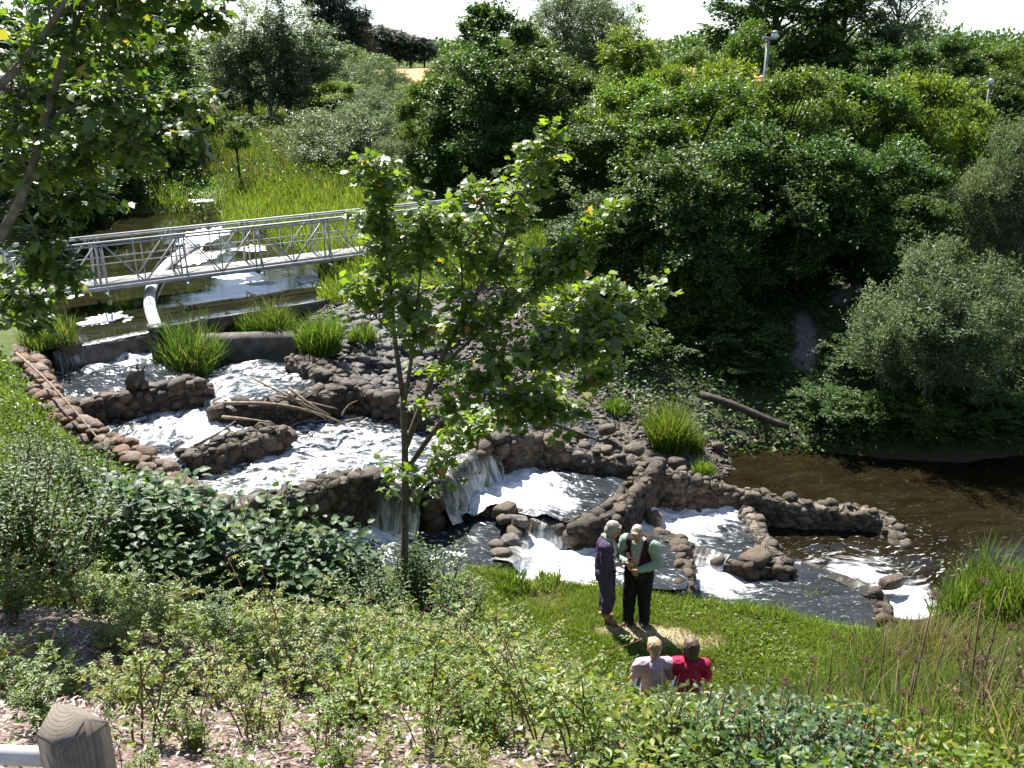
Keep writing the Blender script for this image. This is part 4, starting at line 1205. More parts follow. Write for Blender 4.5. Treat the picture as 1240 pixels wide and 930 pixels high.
TD['willow_bush'] = tree_data('willow_bush', 3.6, 2.0, -.3, 240, 30, .13, .22, .7, 1.1, 'leaf_grey', 'bark_grey', trunk_r=.05, seed=30, irregular=.55, gap=.3, hollow=.25, stems=6, droop=.05)
TD['bush_dark'] = tree_data('bush_dark', 2.6, 1.5, -.3, 90, 22, .13, .55, .5, .5, 'leaf_dark', trunk_r=.04, seed=33, irregular=.5, gap=.2, stems=4)
TD['bush_mid'] = tree_data('bush_mid', 2.6, 1.5, -.3, 90, 22, .13, .55, .5, .5, 'leaf_mid', trunk_r=.04, seed=36, irregular=.5, gap=.25, stems=4)
TD['bush_feather'] = tree_data('bush_feather', 3.4, 2.6, -.4, 170, 24, .17, .2, .8, .9, 'leaf_grey', 'bark_grey', trunk_r=.035, seed=39, irregular=.35, gap=.25, hollow=.2, stems=9)

def T(kind, name, px, top, y, wpx, label, group=None, cat='tree', hmul=1.0, rz=None, basez=None):
    """tree whose crown tops out at photo pixel (px, top), standing y metres ahead; wpx = crown width in photo pixels"""
    q = atD(px, top, y)
    gz = tz(q.x, q.y) if basez is None else basez
    depth = y * cp + (CAM.z - q.z) * sp_
    w = wpx / FPX * depth
    cr = TD[kind][1]
    if 'dim' not in cr:
        co = np.zeros(len(cr.vertices) * 3, np.float32); cr.vertices.foreach_get('co', co); co = co.reshape(-1, 3)
        cr['dim'] = [float(np.percentile(co[:, 0], 98) - np.percentile(co[:, 0], 2)), float(np.percentile(co[:, 2], 99.7))]
    dx, dz = cr['dim']
    sx, sz = w / dx, (q.z - gz) / dz
    r_ = rng.uniform(0, 6.28) if rz is None else rz
    return place_tree(name, TD[kind], q.x, q.y, label, cat, group, (sx, sx, sz), r_, gz)

# far wood along the horizon
n_ = 42000
X_ = rng.uniform(-190, 190, n_); Y_ = rng.uniform(146, 175, n_)
top_ = 3.6 + 1.6 * vnoise(X_ * .09, Y_ * 0) + 1.0 * vnoise(X_ * .3, Y_ * .1)
Z_ = terrain_z(X_, Y_) + top_ * rng.random(n_) ** .7
me = leaf_mesh('treeline', [(np.stack([X_, Y_, Z_], 1), rnd(n_), rnd(n_) * .6 + np.array([0, -.2, .7]), .35 + .5 * rng.random(n_), .7, 'oval')])
tag(mk('treeline', me, M['leaf_dark']), 'low dark wood along the horizon behind the fields', kind='stuff')
G1, G2 = 'trees crowding the far bank', 'trees on the skyline'
# right bank, front row to back row
T('dense', 'bank_tree', 590, 62, 36, 150, 'dense dark tree behind the far end of the bridge', G1)
T('dense', 'bank_tree', 655, 60, 36.5, 150, 'rounded dark tree standing right of the bridge end tree', G1)
T('spire', 'bank_tree', 597, 3, 38.5, 110, 'tall narrow dark tree poking above the bridge end', G1)
T('dense2', 'bank_tree', 530, 85, 38, 90, 'leafy tree at the edge of the willow scrub, left of the dark trees', G1)
T('dense', 'bank_tree', 545, 150, 37, 90, 'low dark tree right above the far bridge railing', G1)
T('dense', 'bank_tree', 710, 150, 32.5, 140, 'dark tree in shade right of the maple top', G1)
T('bright', 'bank_tree', 770, 95, 33, 130, 'light green tree on the bank between the dark crowns', G1)
T('dense2', 'bank_tree', 850, 95, 30, 170, 'broad tree with glossy leaves nearest the middle of the bank', G1)
T('dense', 'bank_tree', 820, 180, 25.5, 160, 'low dark tree under the broad glossy one', G1)
T('bright', 'bank_tree', 880, 72, 35, 120, 'bright tree around the foot of the thick grey lamp post', G1)
T('dense2', 'bank_tree', 960, 82, 31, 160, 'wide mid green tree right of the thick lamp post', G1)
T('dense', 'bank_tree', 915, 150, 26.5, 170, 'dark tree in front of the wide mid green tree', G1)
T('dense2', 'bank_tree', 1045, 88, 32, 150, 'bushy tree over the sunlit patches of lawn', G1)
T('dense', 'bank_tree', 1000, 165, 26.5, 150, 'shaded tree over the winding path', G1)
T('bright', 'bank_tree', 1120, 88, 33, 120, 'yellow green tree left of the slim lamp post', G1)
T('dense', 'bank_tree', 1090, 175, 27, 120, 'small dark tree below the yellow green one', G1)
T('bright', 'bank_tree', 1172, 120, 36, 90, 'sunlit tree just behind the slim lamp post', G1)
T('dense', 'bank_tree', 1185, 150, 38, 110, 'dark round tree behind the slim lamp post', G1)
T('willow_bush', 'bank_tree', 1240, 140, 26, 120, 'grey green tree cut off by the right edge', G1)
T('dense2', 'bank_tree', 1330, 120, 27, 180, 'leafy tree beyond the right edge', G1)
T('dense', 'bank_tree', 1230, 90, 46, 130, 'far dark tree above the grey green edge tree', G1)
for px, tp_, y, w, k, lb in [(868, 250, 24.2, 120, 'dense', 'low tree leaning over the log, left of the path'), (1100, 235, 25.0, 110, 'dense', 'dark tree between the path and the silvery willow'), (945, 205, 26.2, 130, 'dense', 'dark tree at the top of the path'), (760, 235, 26, 130, 'dense', 'dark tree at the back corner of the gravel bar'), (1000, 120, 34, 130, 'bright', 'sunlit crown above the shaded trees'), (925, 120, 33, 110, 'bright', 'yellowish crown below the thick lamp post')]:
    T(k, 'bank_tree', px, tp_, y, w, lb, G1)
# skyline
T('tall', 'skyline_tree', 945, -60, 62, 150, 'tall tree with dark trunk above the thick lamp post', G2)
T('tall', 'skyline_tree', 1030, -55, 64, 130, 'tall airy tree right of the tallest skyline trunk', G2)
T('sparse', 'skyline_tree', 1098, -45, 62, 90, 'thin sparse tree with pale sky between its branches', G2)
T('dense', 'skyline_tree', 1060, 50, 58, 110, 'dark round tree under the tall airy tree', G2)
T('dense', 'skyline_tree', 1145, 42, 54, 110, 'dark skyline tree under the sparse one', G2)
T('dense2', 'skyline_tree', 1200, 55, 58, 110, 'mid green skyline tree above the slim lamp post', G2)
T('willow_tall', 'skyline_tree', 690, -25, 75, 110, 'tall pale willow on the skyline', G2)
T('willow_tall', 'skyline_tree', 730, -15, 78, 80, 'darker tall willow right beside the pale one', G2)
T('larch', 'skyline_tree', 765, 8, 66, 85, 'yellowish pointed tree on the skyline', G2)
T('larch', 'skyline_tree', 795, 55, 64, 50, 'small pointed tree at the edge of the orange field', G2)
T('dense2', 'skyline_tree', 905, 25, 56, 80, 'leafy tree behind the globe of the thick lamp post', G2)
T('dense', 'skyline_tree', 640, 40, 55, 110, 'dark crown filling the gap below the pale willow', G2)
# left background
GA = 'pale trunked aspens on the far meadow'
for i, (px, tp_, y, w, lb) in enumerate([(268, 26, 57, 60, 'leftmost pale trunked aspen of the meadow stand'), (290, 0, 58, 62, 'aspen second from the left in the meadow stand'), (315, -24, 57, 62, 'tallest aspen at the middle of the meadow stand'),
        (340, -10, 58, 62, 'aspen right of the tallest one in the stand'), (362, 6, 57, 58, 'pale aspen near the right of the stand'), (386, 30, 58, 60, 'rightmost aspen of the meadow stand')]):
    T('aspen', 'aspen_tree', px, tp_, y, w, lb, GA)
T('dense2', 'meadow_tree', 405, 55, 66, 90, 'soft grey green tree right of the aspens', G2)
T('willow_bush', 'meadow_tree', 440, 72, 62, 90, 'pale willow tree beside the orange field', G2)
T('dense2', 'meadow_tree', 262, 40, 75, 60, 'mid green tree left of the aspens', G2)
T('dense', 'meadow_tree', 478, 92, 70, 40, 'small dark bush tree in front of the orange field', G2)
for px, tp_, y, w, k, lb in [(500, 100, 60, 60, 'bright', 'light green tree between the orange field and the dark bank trees'), (455, 105, 52, 90, 'willow_bush', 'pale scrub willow in front of the orange field'), (408, 98, 54, 70, 'bright', 'light green scrub tree in front of the aspens right half'),
        (240, 100, 62, 70, 'bright', 'light scrub tree left of the aspens'), (262, 128, 50, 46, 'bush_mid', 'low scrub at the left foot of the aspens'), (300, 138, 53, 70, 'bush_dark', 'dark scrub under the left aspens'), (355, 138, 53, 80, 'bush_dark', 'dark scrub under the right aspens'), (430, 60, 80, 90, 'dense2', 'mid green tree under the dark conifers')]:
    T(k, 'meadow_tree', px, tp_, y, w, lb, G2)
for px, tp_, y, w, k, lb in [(835, 60, 60, 60, 'dense2', 'small tree at the right end of the tan field gap'), (870, 40, 70, 70, 'dense2', 'tree left of the tall skyline trunks'), (985, 45, 62, 100, 'dense', 'dark tree filling below the tall trunks'), (1110, 62, 70, 80, 'dense2', 'leafy tree below the sparse one'),
        (1180, 75, 70, 90, 'dense', 'dark tree left of the right edge skyline'), (1235, 62, 75, 90, 'dense2', 'skyline tree cut by the right edge'), (1290, 50, 70, 110, 'dense', 'skyline tree beyond the right edge'), (560, 60, 60, 80, 'dense2', 'tree behind the narrow dark tree'), (815, 78, 45, 70, 'bright', 'light bush tree right of the pointed skyline trees')]:
    T(k, 'skyline_tree', px, tp_, y, w, lb, G2)
GC = 'dark conifers on the horizon'
for i, (px, tp_, y, w, lb) in enumerate([(398, -30, 105, 60, 'tallest dark conifer behind the aspens'), (428, 8, 105, 44, 'dark conifer right of the tallest one'), (455, 30, 138, 36, 'conifer in the middle of the horizon row'),
        (476, 36, 140, 34, 'squat conifer of the horizon row above the orange field'), (496, 42, 142, 32, 'small conifer near the right end of the horizon row'), (513, 46, 144, 30, 'last conifer of the horizon row by the dark bank trees'),
        (270, 40, 120, 44, 'distant conifer seen left of the aspens')]):
    T('conifer', 'conifer', px, tp_, y, w, lb, GC)
T('bush_feather', 'willow_shrub', 425, 122, 43, 165, 'large feathery willow shrub behind the bridge', None, 'shrub')
T('bush_feather', 'willow_shrub', 500, 150, 40, 90, 'smaller feathery willow shrub against the dark trees', None, 'shrub')
GM = 'bushes scattered on the far meadow'
for px, tp_, y, w, k, lb in [(205, 175, 45, 80, 'bush_mid', 'leafy bush at the left end of the far meadow'), (240, 155, 60, 60, 'bush_feather', 'pale bush in the tall meadow grass'), (318, 212, 41, 26, 'bush_dark', 'small dark bush at the foot of the meadow'),
        (265, 200, 44, 40, 'bush_mid', 'low bush left of the broken sapling'), (345, 160, 55, 50, 'bush_mid', 'bush below the aspen trunks'), (160, 175, 42, 70, 'bush_dark', 'dark bush over the shaded river bend'),
        (110, 185, 36, 110, 'bush_dark', 'dark bush on the far left bank'), (40, 170, 33, 120, 'bush_dark', 'large dark bush behind the near left tree'), (470, 120, 58, 50, 'bush_mid', 'bush in front of the orange field, left of the small tree')]:
    T(k, 'meadow_bush', px, tp_, y, w, lb, GM, 'bush')
T('dense', 'left_bank_tree', 150, 20, 48, 170, 'dark tree across the river behind the near left leaves', G2)
T('dense', 'left_bank_tree', 60, -40, 42, 200, 'tall dark tree at the far left', G2)
T('dense2', 'left_bank_tree', 220, 55, 60, 80, 'tree behind the shaded river bend', G2)
T('dense', 'left_bank_tree', -60, 60, 30, 240, 'dark tree on the left bank beyond the frame edge', G2)
# broken sapling on the meadow
root = T('bush_mid', 'sapling', 284, 147, 39, 32, 'little sapling with a bare leaning stem on the meadow edge', None, 'sapling', basez=4.4)
mb = MB(); q = atD(284, 165, 39); g0 = atD(293, 236, 39)
mb.tube([g0, g0.lerp(q, .5), q], [.06, .05, .03], 6)
o = mb.build('stem', M['bark'], root, True); o.matrix_parent_inverse = root.matrix_world.inverted()
bpy.context.view_layer.update(); o.matrix_parent_inverse = root.matrix_world.inverted()

# shaded shrubs on the river bank
GS = 'shrubs in the shade of the far bank'
for px, tp_, y, w, k, lb in [(745, 290, 26, 110, 'bush_dark', 'dark shrub at the top of the gravel bar'), (705, 265, 29, 80, 'bush_dark', 'dark shrub behind the maple, near the bridge end'), (800, 300, 24.5, 100, 'bush_mid', 'leafy shrub left of the pinnate one'),
        (845, 318, 24, 90, 'bush_mid', 'shrub with sunlit sprays above the log'), (880, 380, 23, 110, 'bush_dark', 'dark shrub just above the log'), (905, 430, 22, 70, 'bush_dark', 'low dark shrub at the foot of the path'),
        (905, 310, 27, 120, 'bush_dark', 'dark shrub left of the path'), (1010, 465, 20.6, 80, 'bush_dark', 'dark shrub overhanging the river beside the willow'), (1040, 405, 22.0, 70, 'bush_dark', 'dark shrub right of the path'),
        (1065, 420, 21.5, 90, 'bush_dark', 'dark shrub under the left side of the silvery willow'), (1235, 430, 21.5, 100, 'bush_mid', 'green shrub at the right edge beside the willow'), (760, 385, 22.5, 90, 'bush_mid', 'leafy shrub at the back of the gravel bar'),
        (1080, 300, 27, 80, 'bush_dark', 'dark shrub behind the top of the silvery willow'), (1225, 330, 24, 110, 'willow_bush', 'grey shrub behind the silvery willow at the right edge'), (622, 238, 30.5, 60, 'bush_mid', 'leafy shrub swallowing the far end of the bridge'), (665, 330, 26.5, 70, 'bush_dark', 'shrub hidden behind the maple crown'), (1030, 470, 19.8, 90, 'bush_dark', 'dark shrub at the waterline left of the silvery willow'), (1110, 480, 19.6, 90, 'bush_dark', 'dark shrub at the waterline under the silvery willow'), (1190, 475, 19.7, 90, 'bush_dark', 'dark shrub at the waterline right of the silvery willow'), (1250, 470, 19.7, 80, 'bush_mid', 'sunlit shrub at the waterline by the right edge')]:
    T(k, 'bank_shrub', px, tp_, y, w, lb, GS, 'shrub')
T('willow_bush', 'willow_bush', 1148, 298, 20.4, 180, 'big silvery willow bush at the water edge', None, 'bush')

# ------------------------------------------------------------------ the young maple
def tubes_from_px(mb, chains, zdepth, r0s):
    out = []
    for ch, (ra, rb) in zip(chains, r0s):
        P = np.array([list(atD(px, py, y)) for px, py, y in ch])
        P = smooth_path(P, max(8, len(ch) * 5))
        mb.tube(P, np.linspace(ra, rb, len(P)), 8)
        out.append(P)
    return out

def leafy(chains, n, spread, L, seed_up=.3, start=.3, tw=.35):
    """leaf sprays off the given branch lines: returns twig tubes + leaves"""
    P, D, Nn, tw_ = [], [], [], []
    for ch, k in zip(chains, n):
        s = np.linspace(0, 1, len(ch))
        for _ in range(k):
            u = start + (1 - start) * rng.random() ** .8
            a_ = np.array([np.interp(u, s, ch[:, j]) for j in range(3)])
            i = min(int(u * (len(ch) - 1)), len(ch) - 2); td = unit(ch[i + 1] - ch[i])
            d = unit(td * .5 + rng.normal(size=3) * np.array([1, .9, .55]) + np.array([0, 0, seed_up]))
            ln = tw * rng.uniform(.5, 1.5) * (1.15 - .5 * u)
            b_ = a_ + d * ln
            tw_.append((a_, (a_ + b_) / 2 + np.array([0, 0, .03]), b_))
            for v_ in np.linspace(.35, 1.0, int(rng.integers(5, 9))):
                for sd in (-1, 1):
                    side = unit(np.cross(d, [0, 0, 1]) + rng.normal(size=3) * .25) * sd
                    P.append(a_ + d * ln * v_ + side * .05 + rng.normal(size=3) * spread)
                    D.append(unit(side * .9 + d * .5 + np.array([0, 0, -.35]) + rng.normal(size=3) * .3))
                    Nn.append(np.array([0, 0, 1.0]) + rng.normal(size=3) * .45)
    return np.array(P), np.array(D), np.array(Nn), tw_

def branchy_tree(name, chains, radii, counts, L, tpl, Wd, mat, bark, label, spread=.03, start=.3, tw=.35, up=.3, cat='tree'):
    mb = MB()
    ch = tubes_from_px(mb, chains, None, radii)
    base = Vector(ch[0][0])
    P, D, Nn, tw_ = leafy(ch, counts, spread, L, up, start, tw)
    for a_, m_, b_ in tw_: mb.tube([a_, m_, b_], [.009, .006, .003], 4, False)
    root = empty(name, base); tag(root, label, cat)
    o = mb.build('trunk', M[bark], root, True); o.matrix_parent_inverse = Matrix.Translation(-base)
    Ls = L * (.55 + .7 * rng.random(len(P)))
    me = leaf_mesh('crown', [(P, D, Nn, Ls, Wd, tpl)])
    o = mk('crown', me, M[mat], root); o.matrix_parent_inverse = Matrix.Translation(-base)
    return root
Y0 = 10.6
branchy_tree('maple_tree', [
    [(489, 715, Y0), (491, 640, Y0), (491, 560, Y0), (488, 480, Y0)],
    [(488, 480, Y0), (476, 400, Y0), (472, 320, Y0 + .1), (462, 255, Y0 + .1), (450, 195, Y0 + .1)],
    [(489, 490, Y0), (498, 440, Y0 - .2), (505, 370, Y0 - .3), (512, 300, Y0 - .3), (520, 255, Y0 - .3)],
    [(490, 545, Y0), (525, 450, Y0 + .2), (570, 370, Y0 + .3), (612, 290, Y0 + .3), (645, 220, Y0 + .3), (668, 168, Y0 + .3)],
    [(520, 460, Y0 + .2), (580, 400, Y0), (650, 350, Y0 - .1), (710, 300, Y0 - .1), (742, 268, Y0 - .1)],
    [(492, 570, Y0), (540, 500, Y0 - .2), (610, 440, Y0 - .4), (690, 405, Y0 - .4), (750, 378, Y0 - .4), (792, 366, Y0 - .4)],
    [(493, 600, Y0), (540, 540, Y0 + .3), (600, 505, Y0 + .4), (665, 480, Y0 + .4), (735, 455, Y0 + .4)],
    [(540, 500, Y0 - .2), (590, 480, Y0 - .4), (640, 500, Y0 - .5), (690, 498, Y0 - .5)],
    [(560, 385, Y0 + .3), (560, 330, Y0 + .5), (555, 290, Y0 + .5), (540, 262, Y0 + .5)],
    [(612, 290, Y0 + .3), (590, 265, Y0 + .3), (578, 240, Y0 + .3)],
    [(650, 350, Y0 - .1), (680, 330, Y0), (700, 300, Y0 + .1)],
    [(493, 615, Y0), (520, 575, Y0 - .2), (545, 560, Y0 - .3)],
    [(477, 405, Y0), (450, 380, Y0 - .1), (430, 345, Y0 - .1)],
    [(600, 330, Y0 + .3), (640, 385, Y0 + .7), (690, 380, Y0 + .8), (745, 345, Y0 + .9)],
    [(610, 440, Y0 - .4), (660, 445, Y0 - .8), (705, 425, Y0 - .9), (750, 410, Y0 - .9)],
], [(.05, .038), (.034, .008), (.028, .007), (.042, .007), (.026, .006), (.034, .006), (.028, .006), (.016, .005), (.018, .005), (.012, .004), (.012, .004), (.018, .005), (.012, .004), (.018, .005), (.018, .005)],
    [3, 54, 46, 78, 58, 86, 68, 42, 30, 14, 22, 12, 14, 34, 34], .108, 'maple', 1.0, 'leaf_maple', 'maple_bark', 'young leaning maple with large leaves in front of the waterfalls', .035, .22, .36, .35)

# ------------------------------------------------------------------ near left tree
YL = 7.6
lc = [
    [(-150, 640, YL), (-70, 430, YL), (0, 285, YL), (38, 225, YL), (48, 170, YL), (62, 110, YL), (82, 55, YL), (104, 0, YL), (120, -60, YL)],
    [(-150, 260, YL - .3), (-60, 160, YL - .3), (0, 104, YL - .3), (42, 62, YL - .3), (78, 8, YL - .3), (100, -40, YL - .3)],
    [(82, 60, YL), (110, 30, YL + .2), (150, 15, YL + .3), (200, 18, YL + .4), (245, 20, YL + .4)],
    [(52, 150, YL), (95, 120, YL + .3), (140, 125, YL + .4), (185, 130, YL + .5), (225, 120, YL + .5)],
    [(40, 215, YL), (80, 190, YL - .3), (125, 175, YL - .4), (170, 170, YL - .4), (215, 165, YL - .4)],
    [(20, 250, YL), (55, 235, YL + .5), (90, 230, YL + .6), (130, 238, YL + .6)],
    [(0, 285, YL), (20, 290, YL + .3), (45, 300, YL + .4), (70, 340, YL + .5)],
    [(-50, 390, YL), (-10, 360, YL + .6), (25, 350, YL + .8), (60, 378, YL + .9)],
    [(0, 104, YL - .3), (30, 120, YL + .3), (60, 140, YL + .8), (95, 160, YL + 1)],
    [(78, 10, YL), (120, 0, YL - .4), (165, -5, YL - .5), (215, 0, YL - .5)],
    [(-60, 170, YL), (-10, 190, YL + .8), (25, 200, YL + 1), (70, 215, YL + 1)],
    [(48, 170, YL), (20, 150, YL + .5), (0, 150, YL + .6), (-20, 160, YL + .7)],
    [(42, 62, YL), (60, 60, YL + .8), (110, 75, YL + 1.1), (180, 70, YL + 1.2)],
]
branchy_tree('near_tree', lc, [(.06, .024), (.05, .02)] + [(.025, .006)] * 11, [34, 34, 44, 52, 52, 36, 32, 34, 36, 38, 34, 20, 48], .092, 'maple', .95, 'leaf_maple_dark', 'bark_grey',
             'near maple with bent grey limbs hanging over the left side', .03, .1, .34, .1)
# ------------------------------------------------------------------ grass and ground cover
def scatter(P, n):
    P = np.asarray(P)[:, :2]
    lo, hi = P.min(0), P.max(0)
    out = np.zeros((0, 2))
    while len(out) < n:
        q = rng.uniform(lo, hi, (n * 2, 2)); q = q[in_poly(q[:, 0], q[:, 1], P)]
        out = np.concatenate([out, q])
    return out[:n]

def grass_stuff(name, P, n, h0, h1, wd, mat, label, clump=1.2, lean=.35, patch=.9, avoid=None, tpl='blade'):
    q = scatter(P, n)
    d = vnoise(q[:, 0] * clump + 3, q[:, 1] * clump) * .6 + vnoise(q[:, 0] * clump * 3, q[:, 1] * clump * 3 + 5) * .4
    k = d > rng.uniform(-1, 1, len(q)) * patch - .35
    if avoid is not None: k &= avoid(q[:, 0], q[:, 1])
    q, d = q[k], d[k]
    z = terrain_z(q[:, 0], q[:, 1])
    k = (q[:, 1] < 21) | (z > 2.44) | (q[:, 0] > 0); q, d, z = q[k], d[k], z[k]
    hh = (h0 + (h1 - h0) * rng.random(len(q)) ** 1.5) * (1 + .5 * d)
    D = np.stack([rng.normal(size=len(q)) * lean, rng.normal(size=len(q)) * lean, np.ones(len(q))], 1)
    Nn = np.stack([rng.normal(size=len(q)), rng.normal(size=len(q)), np.zeros(len(q))], 1)
    me = leaf_mesh(name, [(np.stack([q[:, 0], q[:, 1], z - .01], 1), D, Nn, hh, wd / np.maximum(hh, .02), tpl)])
    o = mk(name, me, M[mat])
    return tag(o, label, kind='stuff')

LAWN = W([(560, 700), (620, 697), (700, 704), (830, 722), (950, 748), (1078, 768), (1130, 764), (1180, 775), (1180, 800), (1000, 830), (880, 850), (700, 850), (590, 800)], .5)
def not_bare(x, y):
    v = np.ones(len(x), bool)
    for (px, py, r_) in ((765, 765, .4), (800, 770, .45), (840, 778, .42), (730, 770, .25)):
        p = at(px, py, .5)
        v &= (np.hypot((x - p.x) * .8, (y - p.y) * 1.6) + .12 * fbm(x * 3, y * 3) > r_) | (rng.random(len(x)) < .12)
    return v
grass_stuff('lawn_grass', LAWN, 100000, .04, .15, .011, 'grass', 'short sunlit grass of the lawn where the couple stand', 1.6, .5, .7, not_bare)
q = scatter(LAWN, 16000); q = q[(vnoise(q[:, 0] * 1.6, q[:, 1] * 1.6 + 11) > .05) & not_bare(q[:, 0], q[:, 1])]; nn = len(q)
me = leaf_mesh('lawn_weeds', [(np.stack([q[:, 0], q[:, 1], terrain_z(q[:, 0], q[:, 1]) + .10 * rng.random(nn)], 1), rnd(nn) * np.array([1, 1, .4]), rnd(nn) * .5 + np.array([0, 0, 1]), .03 + .04 * rng.random(nn), .6, 'oval')])
tag(mk('lawn_weeds', me, M['leaf_bright']), 'clover and small weeds among the lawn grass', kind='stuff')
grass_stuff('dry_grass', LAWN, 14000, .05, .14, .009, 'dry_grass', 'dry straw coloured blades in the lawn', 1.2, .6, 1.4)
EDGE = W([(560, 712), (560, 693), (620, 692), (700, 699), (830, 716), (950, 740), (1078, 764), (1078, 776), (950, 756), (830, 732), (700, 716), (620, 708)], .45)
grass_stuff('bank_grass', EDGE, 9000, .10, .26, .013, 'grass', 'longer grass fringe along the edge of the pools', 2.2, .45, 1.0)
LEFTG = W([(-60, 420, 2.7), (0, 425, 2.7), (28, 440, 2.6), (50, 475, 2.5), (95, 528, 2.3), (140, 556, 2.1), (215, 600, 1.95), (240, 650, 2.1), (60, 660, 3.1), (-80, 640, 3.2)], 2.5)
grass_stuff('bank_grass', LEFTG, 30000, .05, .16, .013, 'grass', 'rough grass on the left side of the rusty boulder wall', 1.5, .5, .9)
q = scatter(LEFTG, 9000); q = q[vnoise(q[:, 0] * 1.3, q[:, 1] * 1.3 + 3) > -.1]; nn = len(q)
me = leaf_mesh('lawn_weeds', [(np.stack([q[:, 0], q[:, 1], terrain_z(q[:, 0], q[:, 1]) + .22 * rng.random(nn)], 1), rnd(nn), rnd(nn) * .5 + np.array([0, 0, 1]), .04 + .06 * rng.random(nn), .6, 'oval')])
tag(mk('lawn_weeds', me, M['leaf_mid']), 'weeds in the rough grass beside the rusty boulder wall', kind='stuff')
ISLE = W([(262, 285), (268, 262), (272, 243), (330, 236), (400, 234), (470, 240), (520, 300), (470, 345), (440, 355), (390, 356), (376, 330), (340, 306), (300, 300)], 2.75)
grass_stuff('meadow_grass', ISLE, 26000, .25, .65, .03, 'grass', 'bright tall grass on the river island behind the bridge', .8, .3, .8)
MEAD = np.array([tuple(at(*q)[:2]) for q in [(-60, 236, 2.8), (120, 258, 2.5), (230, 258, 2.5), (272, 256, 2.5), (290, 240, 2.75), (420, 240, 2.9), (520, 225, 3.0), (520, 130, 4.1), (300, 128, 4.2), (150, 132, 4.2), (-60, 135, 4.2)]])
grass_stuff('meadow_grass', MEAD, 60000, .3, .9, .035, 'grass_tall', 'overgrown meadow of tall grass beyond the river', .3, .35, .8)
grass_stuff('meadow_grass', MEAD, 30000, .3, 1.0, .03, 'grass', 'lighter grass patches in the meadow beyond the river', .22, .35, 1.4)
grass_stuff('meadow_weeds', MEAD, 26000, .5, 1.25, .045, 'seed_head', 'pale dry seed stems standing in the meadow', .25, .25, 1.5, None, 'tri')
q = scatter(MEAD, 46000); q = q[vnoise(q[:, 0] * .35, q[:, 1] * .35 + 7) > -.1]; nn = len(q)
me = leaf_mesh('meadow_weeds', [(np.stack([q[:, 0], q[:, 1], terrain_z(q[:, 0], q[:, 1]) + 1.0 * rng.random(nn) * (1 + .5 * vnoise(q[:, 0] * .8, q[:, 1] * .8))], 1), rnd(nn), rnd(nn) * .6 + np.array([0, 0, .8]), .07 + .1 * rng.random(nn), .5, 'oval')])
tag(mk('meadow_weeds', me, M['leaf_mid']), 'leafy weeds among the meadow grass', kind='stuff')
BANKG = np.array([(2.5, 19.2), (8, 18.9), (14, 18.9), (24, 19), (30, 24), (26, 34), (10, 35), (2, 33), (1, 25)])
q = scatter(BANKG, 64000)
k = (vnoise(q[:, 0] * .8, q[:, 1] * .8) > -.95) & ~in_poly(q[:, 0], q[:, 1], PATH) & ~in_poly(q[:, 0], q[:, 1], PATH2); q = q[k]
z = terrain_z(q[:, 0], q[:, 1])
P_ = np.stack([q[:, 0], q[:, 1], z + rng.random(len(q)) * .3], 1)
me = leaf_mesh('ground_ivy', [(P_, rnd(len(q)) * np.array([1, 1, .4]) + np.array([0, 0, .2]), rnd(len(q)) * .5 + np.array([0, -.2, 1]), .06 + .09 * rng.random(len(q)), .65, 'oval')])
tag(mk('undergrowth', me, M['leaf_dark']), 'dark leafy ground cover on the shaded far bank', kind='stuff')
BEYOND = W([(430, 345), (470, 318), (560, 292), (640, 270), (700, 275), (690, 345), (600, 350), (500, 352)], 2.5)
grass_stuff('meadow_grass', BEYOND, 22000, .15, .5, .025, 'grass_tall', 'rough grass on the bank below the far end of the bridge', .8, .35, .6)
LAWN2 = np.array([tuple(at(*q)[:2]) for q in [(960, 262, 2.4), (1110, 256, 2.4), (1130, 232, 2.5), (940, 236, 2.5)]])
grass_stuff('lawn_grass', LAWN2, 16000, .06, .2, .03, 'grass', 'sunlit grass glimpsed between the far bank trees', 1, .4, .6)

# slope undergrowth in front
SLOPE = np.array([(-5.5, 2.0), (-5.5, 9.5), (-3.5, 11.0), (-1.0, 11.6), (.4, 11.0), (1.0, 9.2), (2.6, 8.8), (4.2, 8.6), (5.6, 8.6), (5.6, 2.0)])
q = scatter(SLOPE, 110000)
mm = region(q[:, 0], q[:, 1], MULCH, .5)
k = rng.random(len(q)) > mm * .97 - .02
k &= (vnoise(q[:, 0] * 1.7 + 2, q[:, 1] * 1.7) > -.5) | (mm < .3)
q = q[k]
z = terrain_z(q[:, 0], q[:, 1])
hgt = (rng.random(len(q)) ** 1.2) * .42 * (1 + .6 * vnoise(q[:, 0] * 2, q[:, 1] * 2)) * (.45 + .55 * sstep(0, 5.5, q[:, 1] - 2))
P_ = np.stack([q[:, 0], q[:, 1], z + hgt], 1)
nn = len(q); s_ = vnoise(q[:, 0] * 1.1 + 9, q[:, 1] * 1.1) > .15
Dd = rnd(nn) * np.array([1, 1, .45]) + np.array([0, 0, .15]); N_ = rnd(nn) * .55 + np.array([0, .1, 1.0]); Ls = .022 + .036 * rng.random(nn)
me = leaf_mesh('undergrowth', [(P_[s_], Dd[s_], N_[s_], Ls[s_], .6, 'oval')])
tag(mk('undergrowth', me, M['leaf_bright']), 'light green low weeds covering the near slope', kind='stuff')
me = leaf_mesh('undergrowth', [(P_[~s_], Dd[~s_], N_[~s_], Ls[~s_] * 1.1, .55, 'oval')])
tag(mk('undergrowth', me, M['leaf_rose']), 'mixed low leaves covering the near slope', kind='stuff')
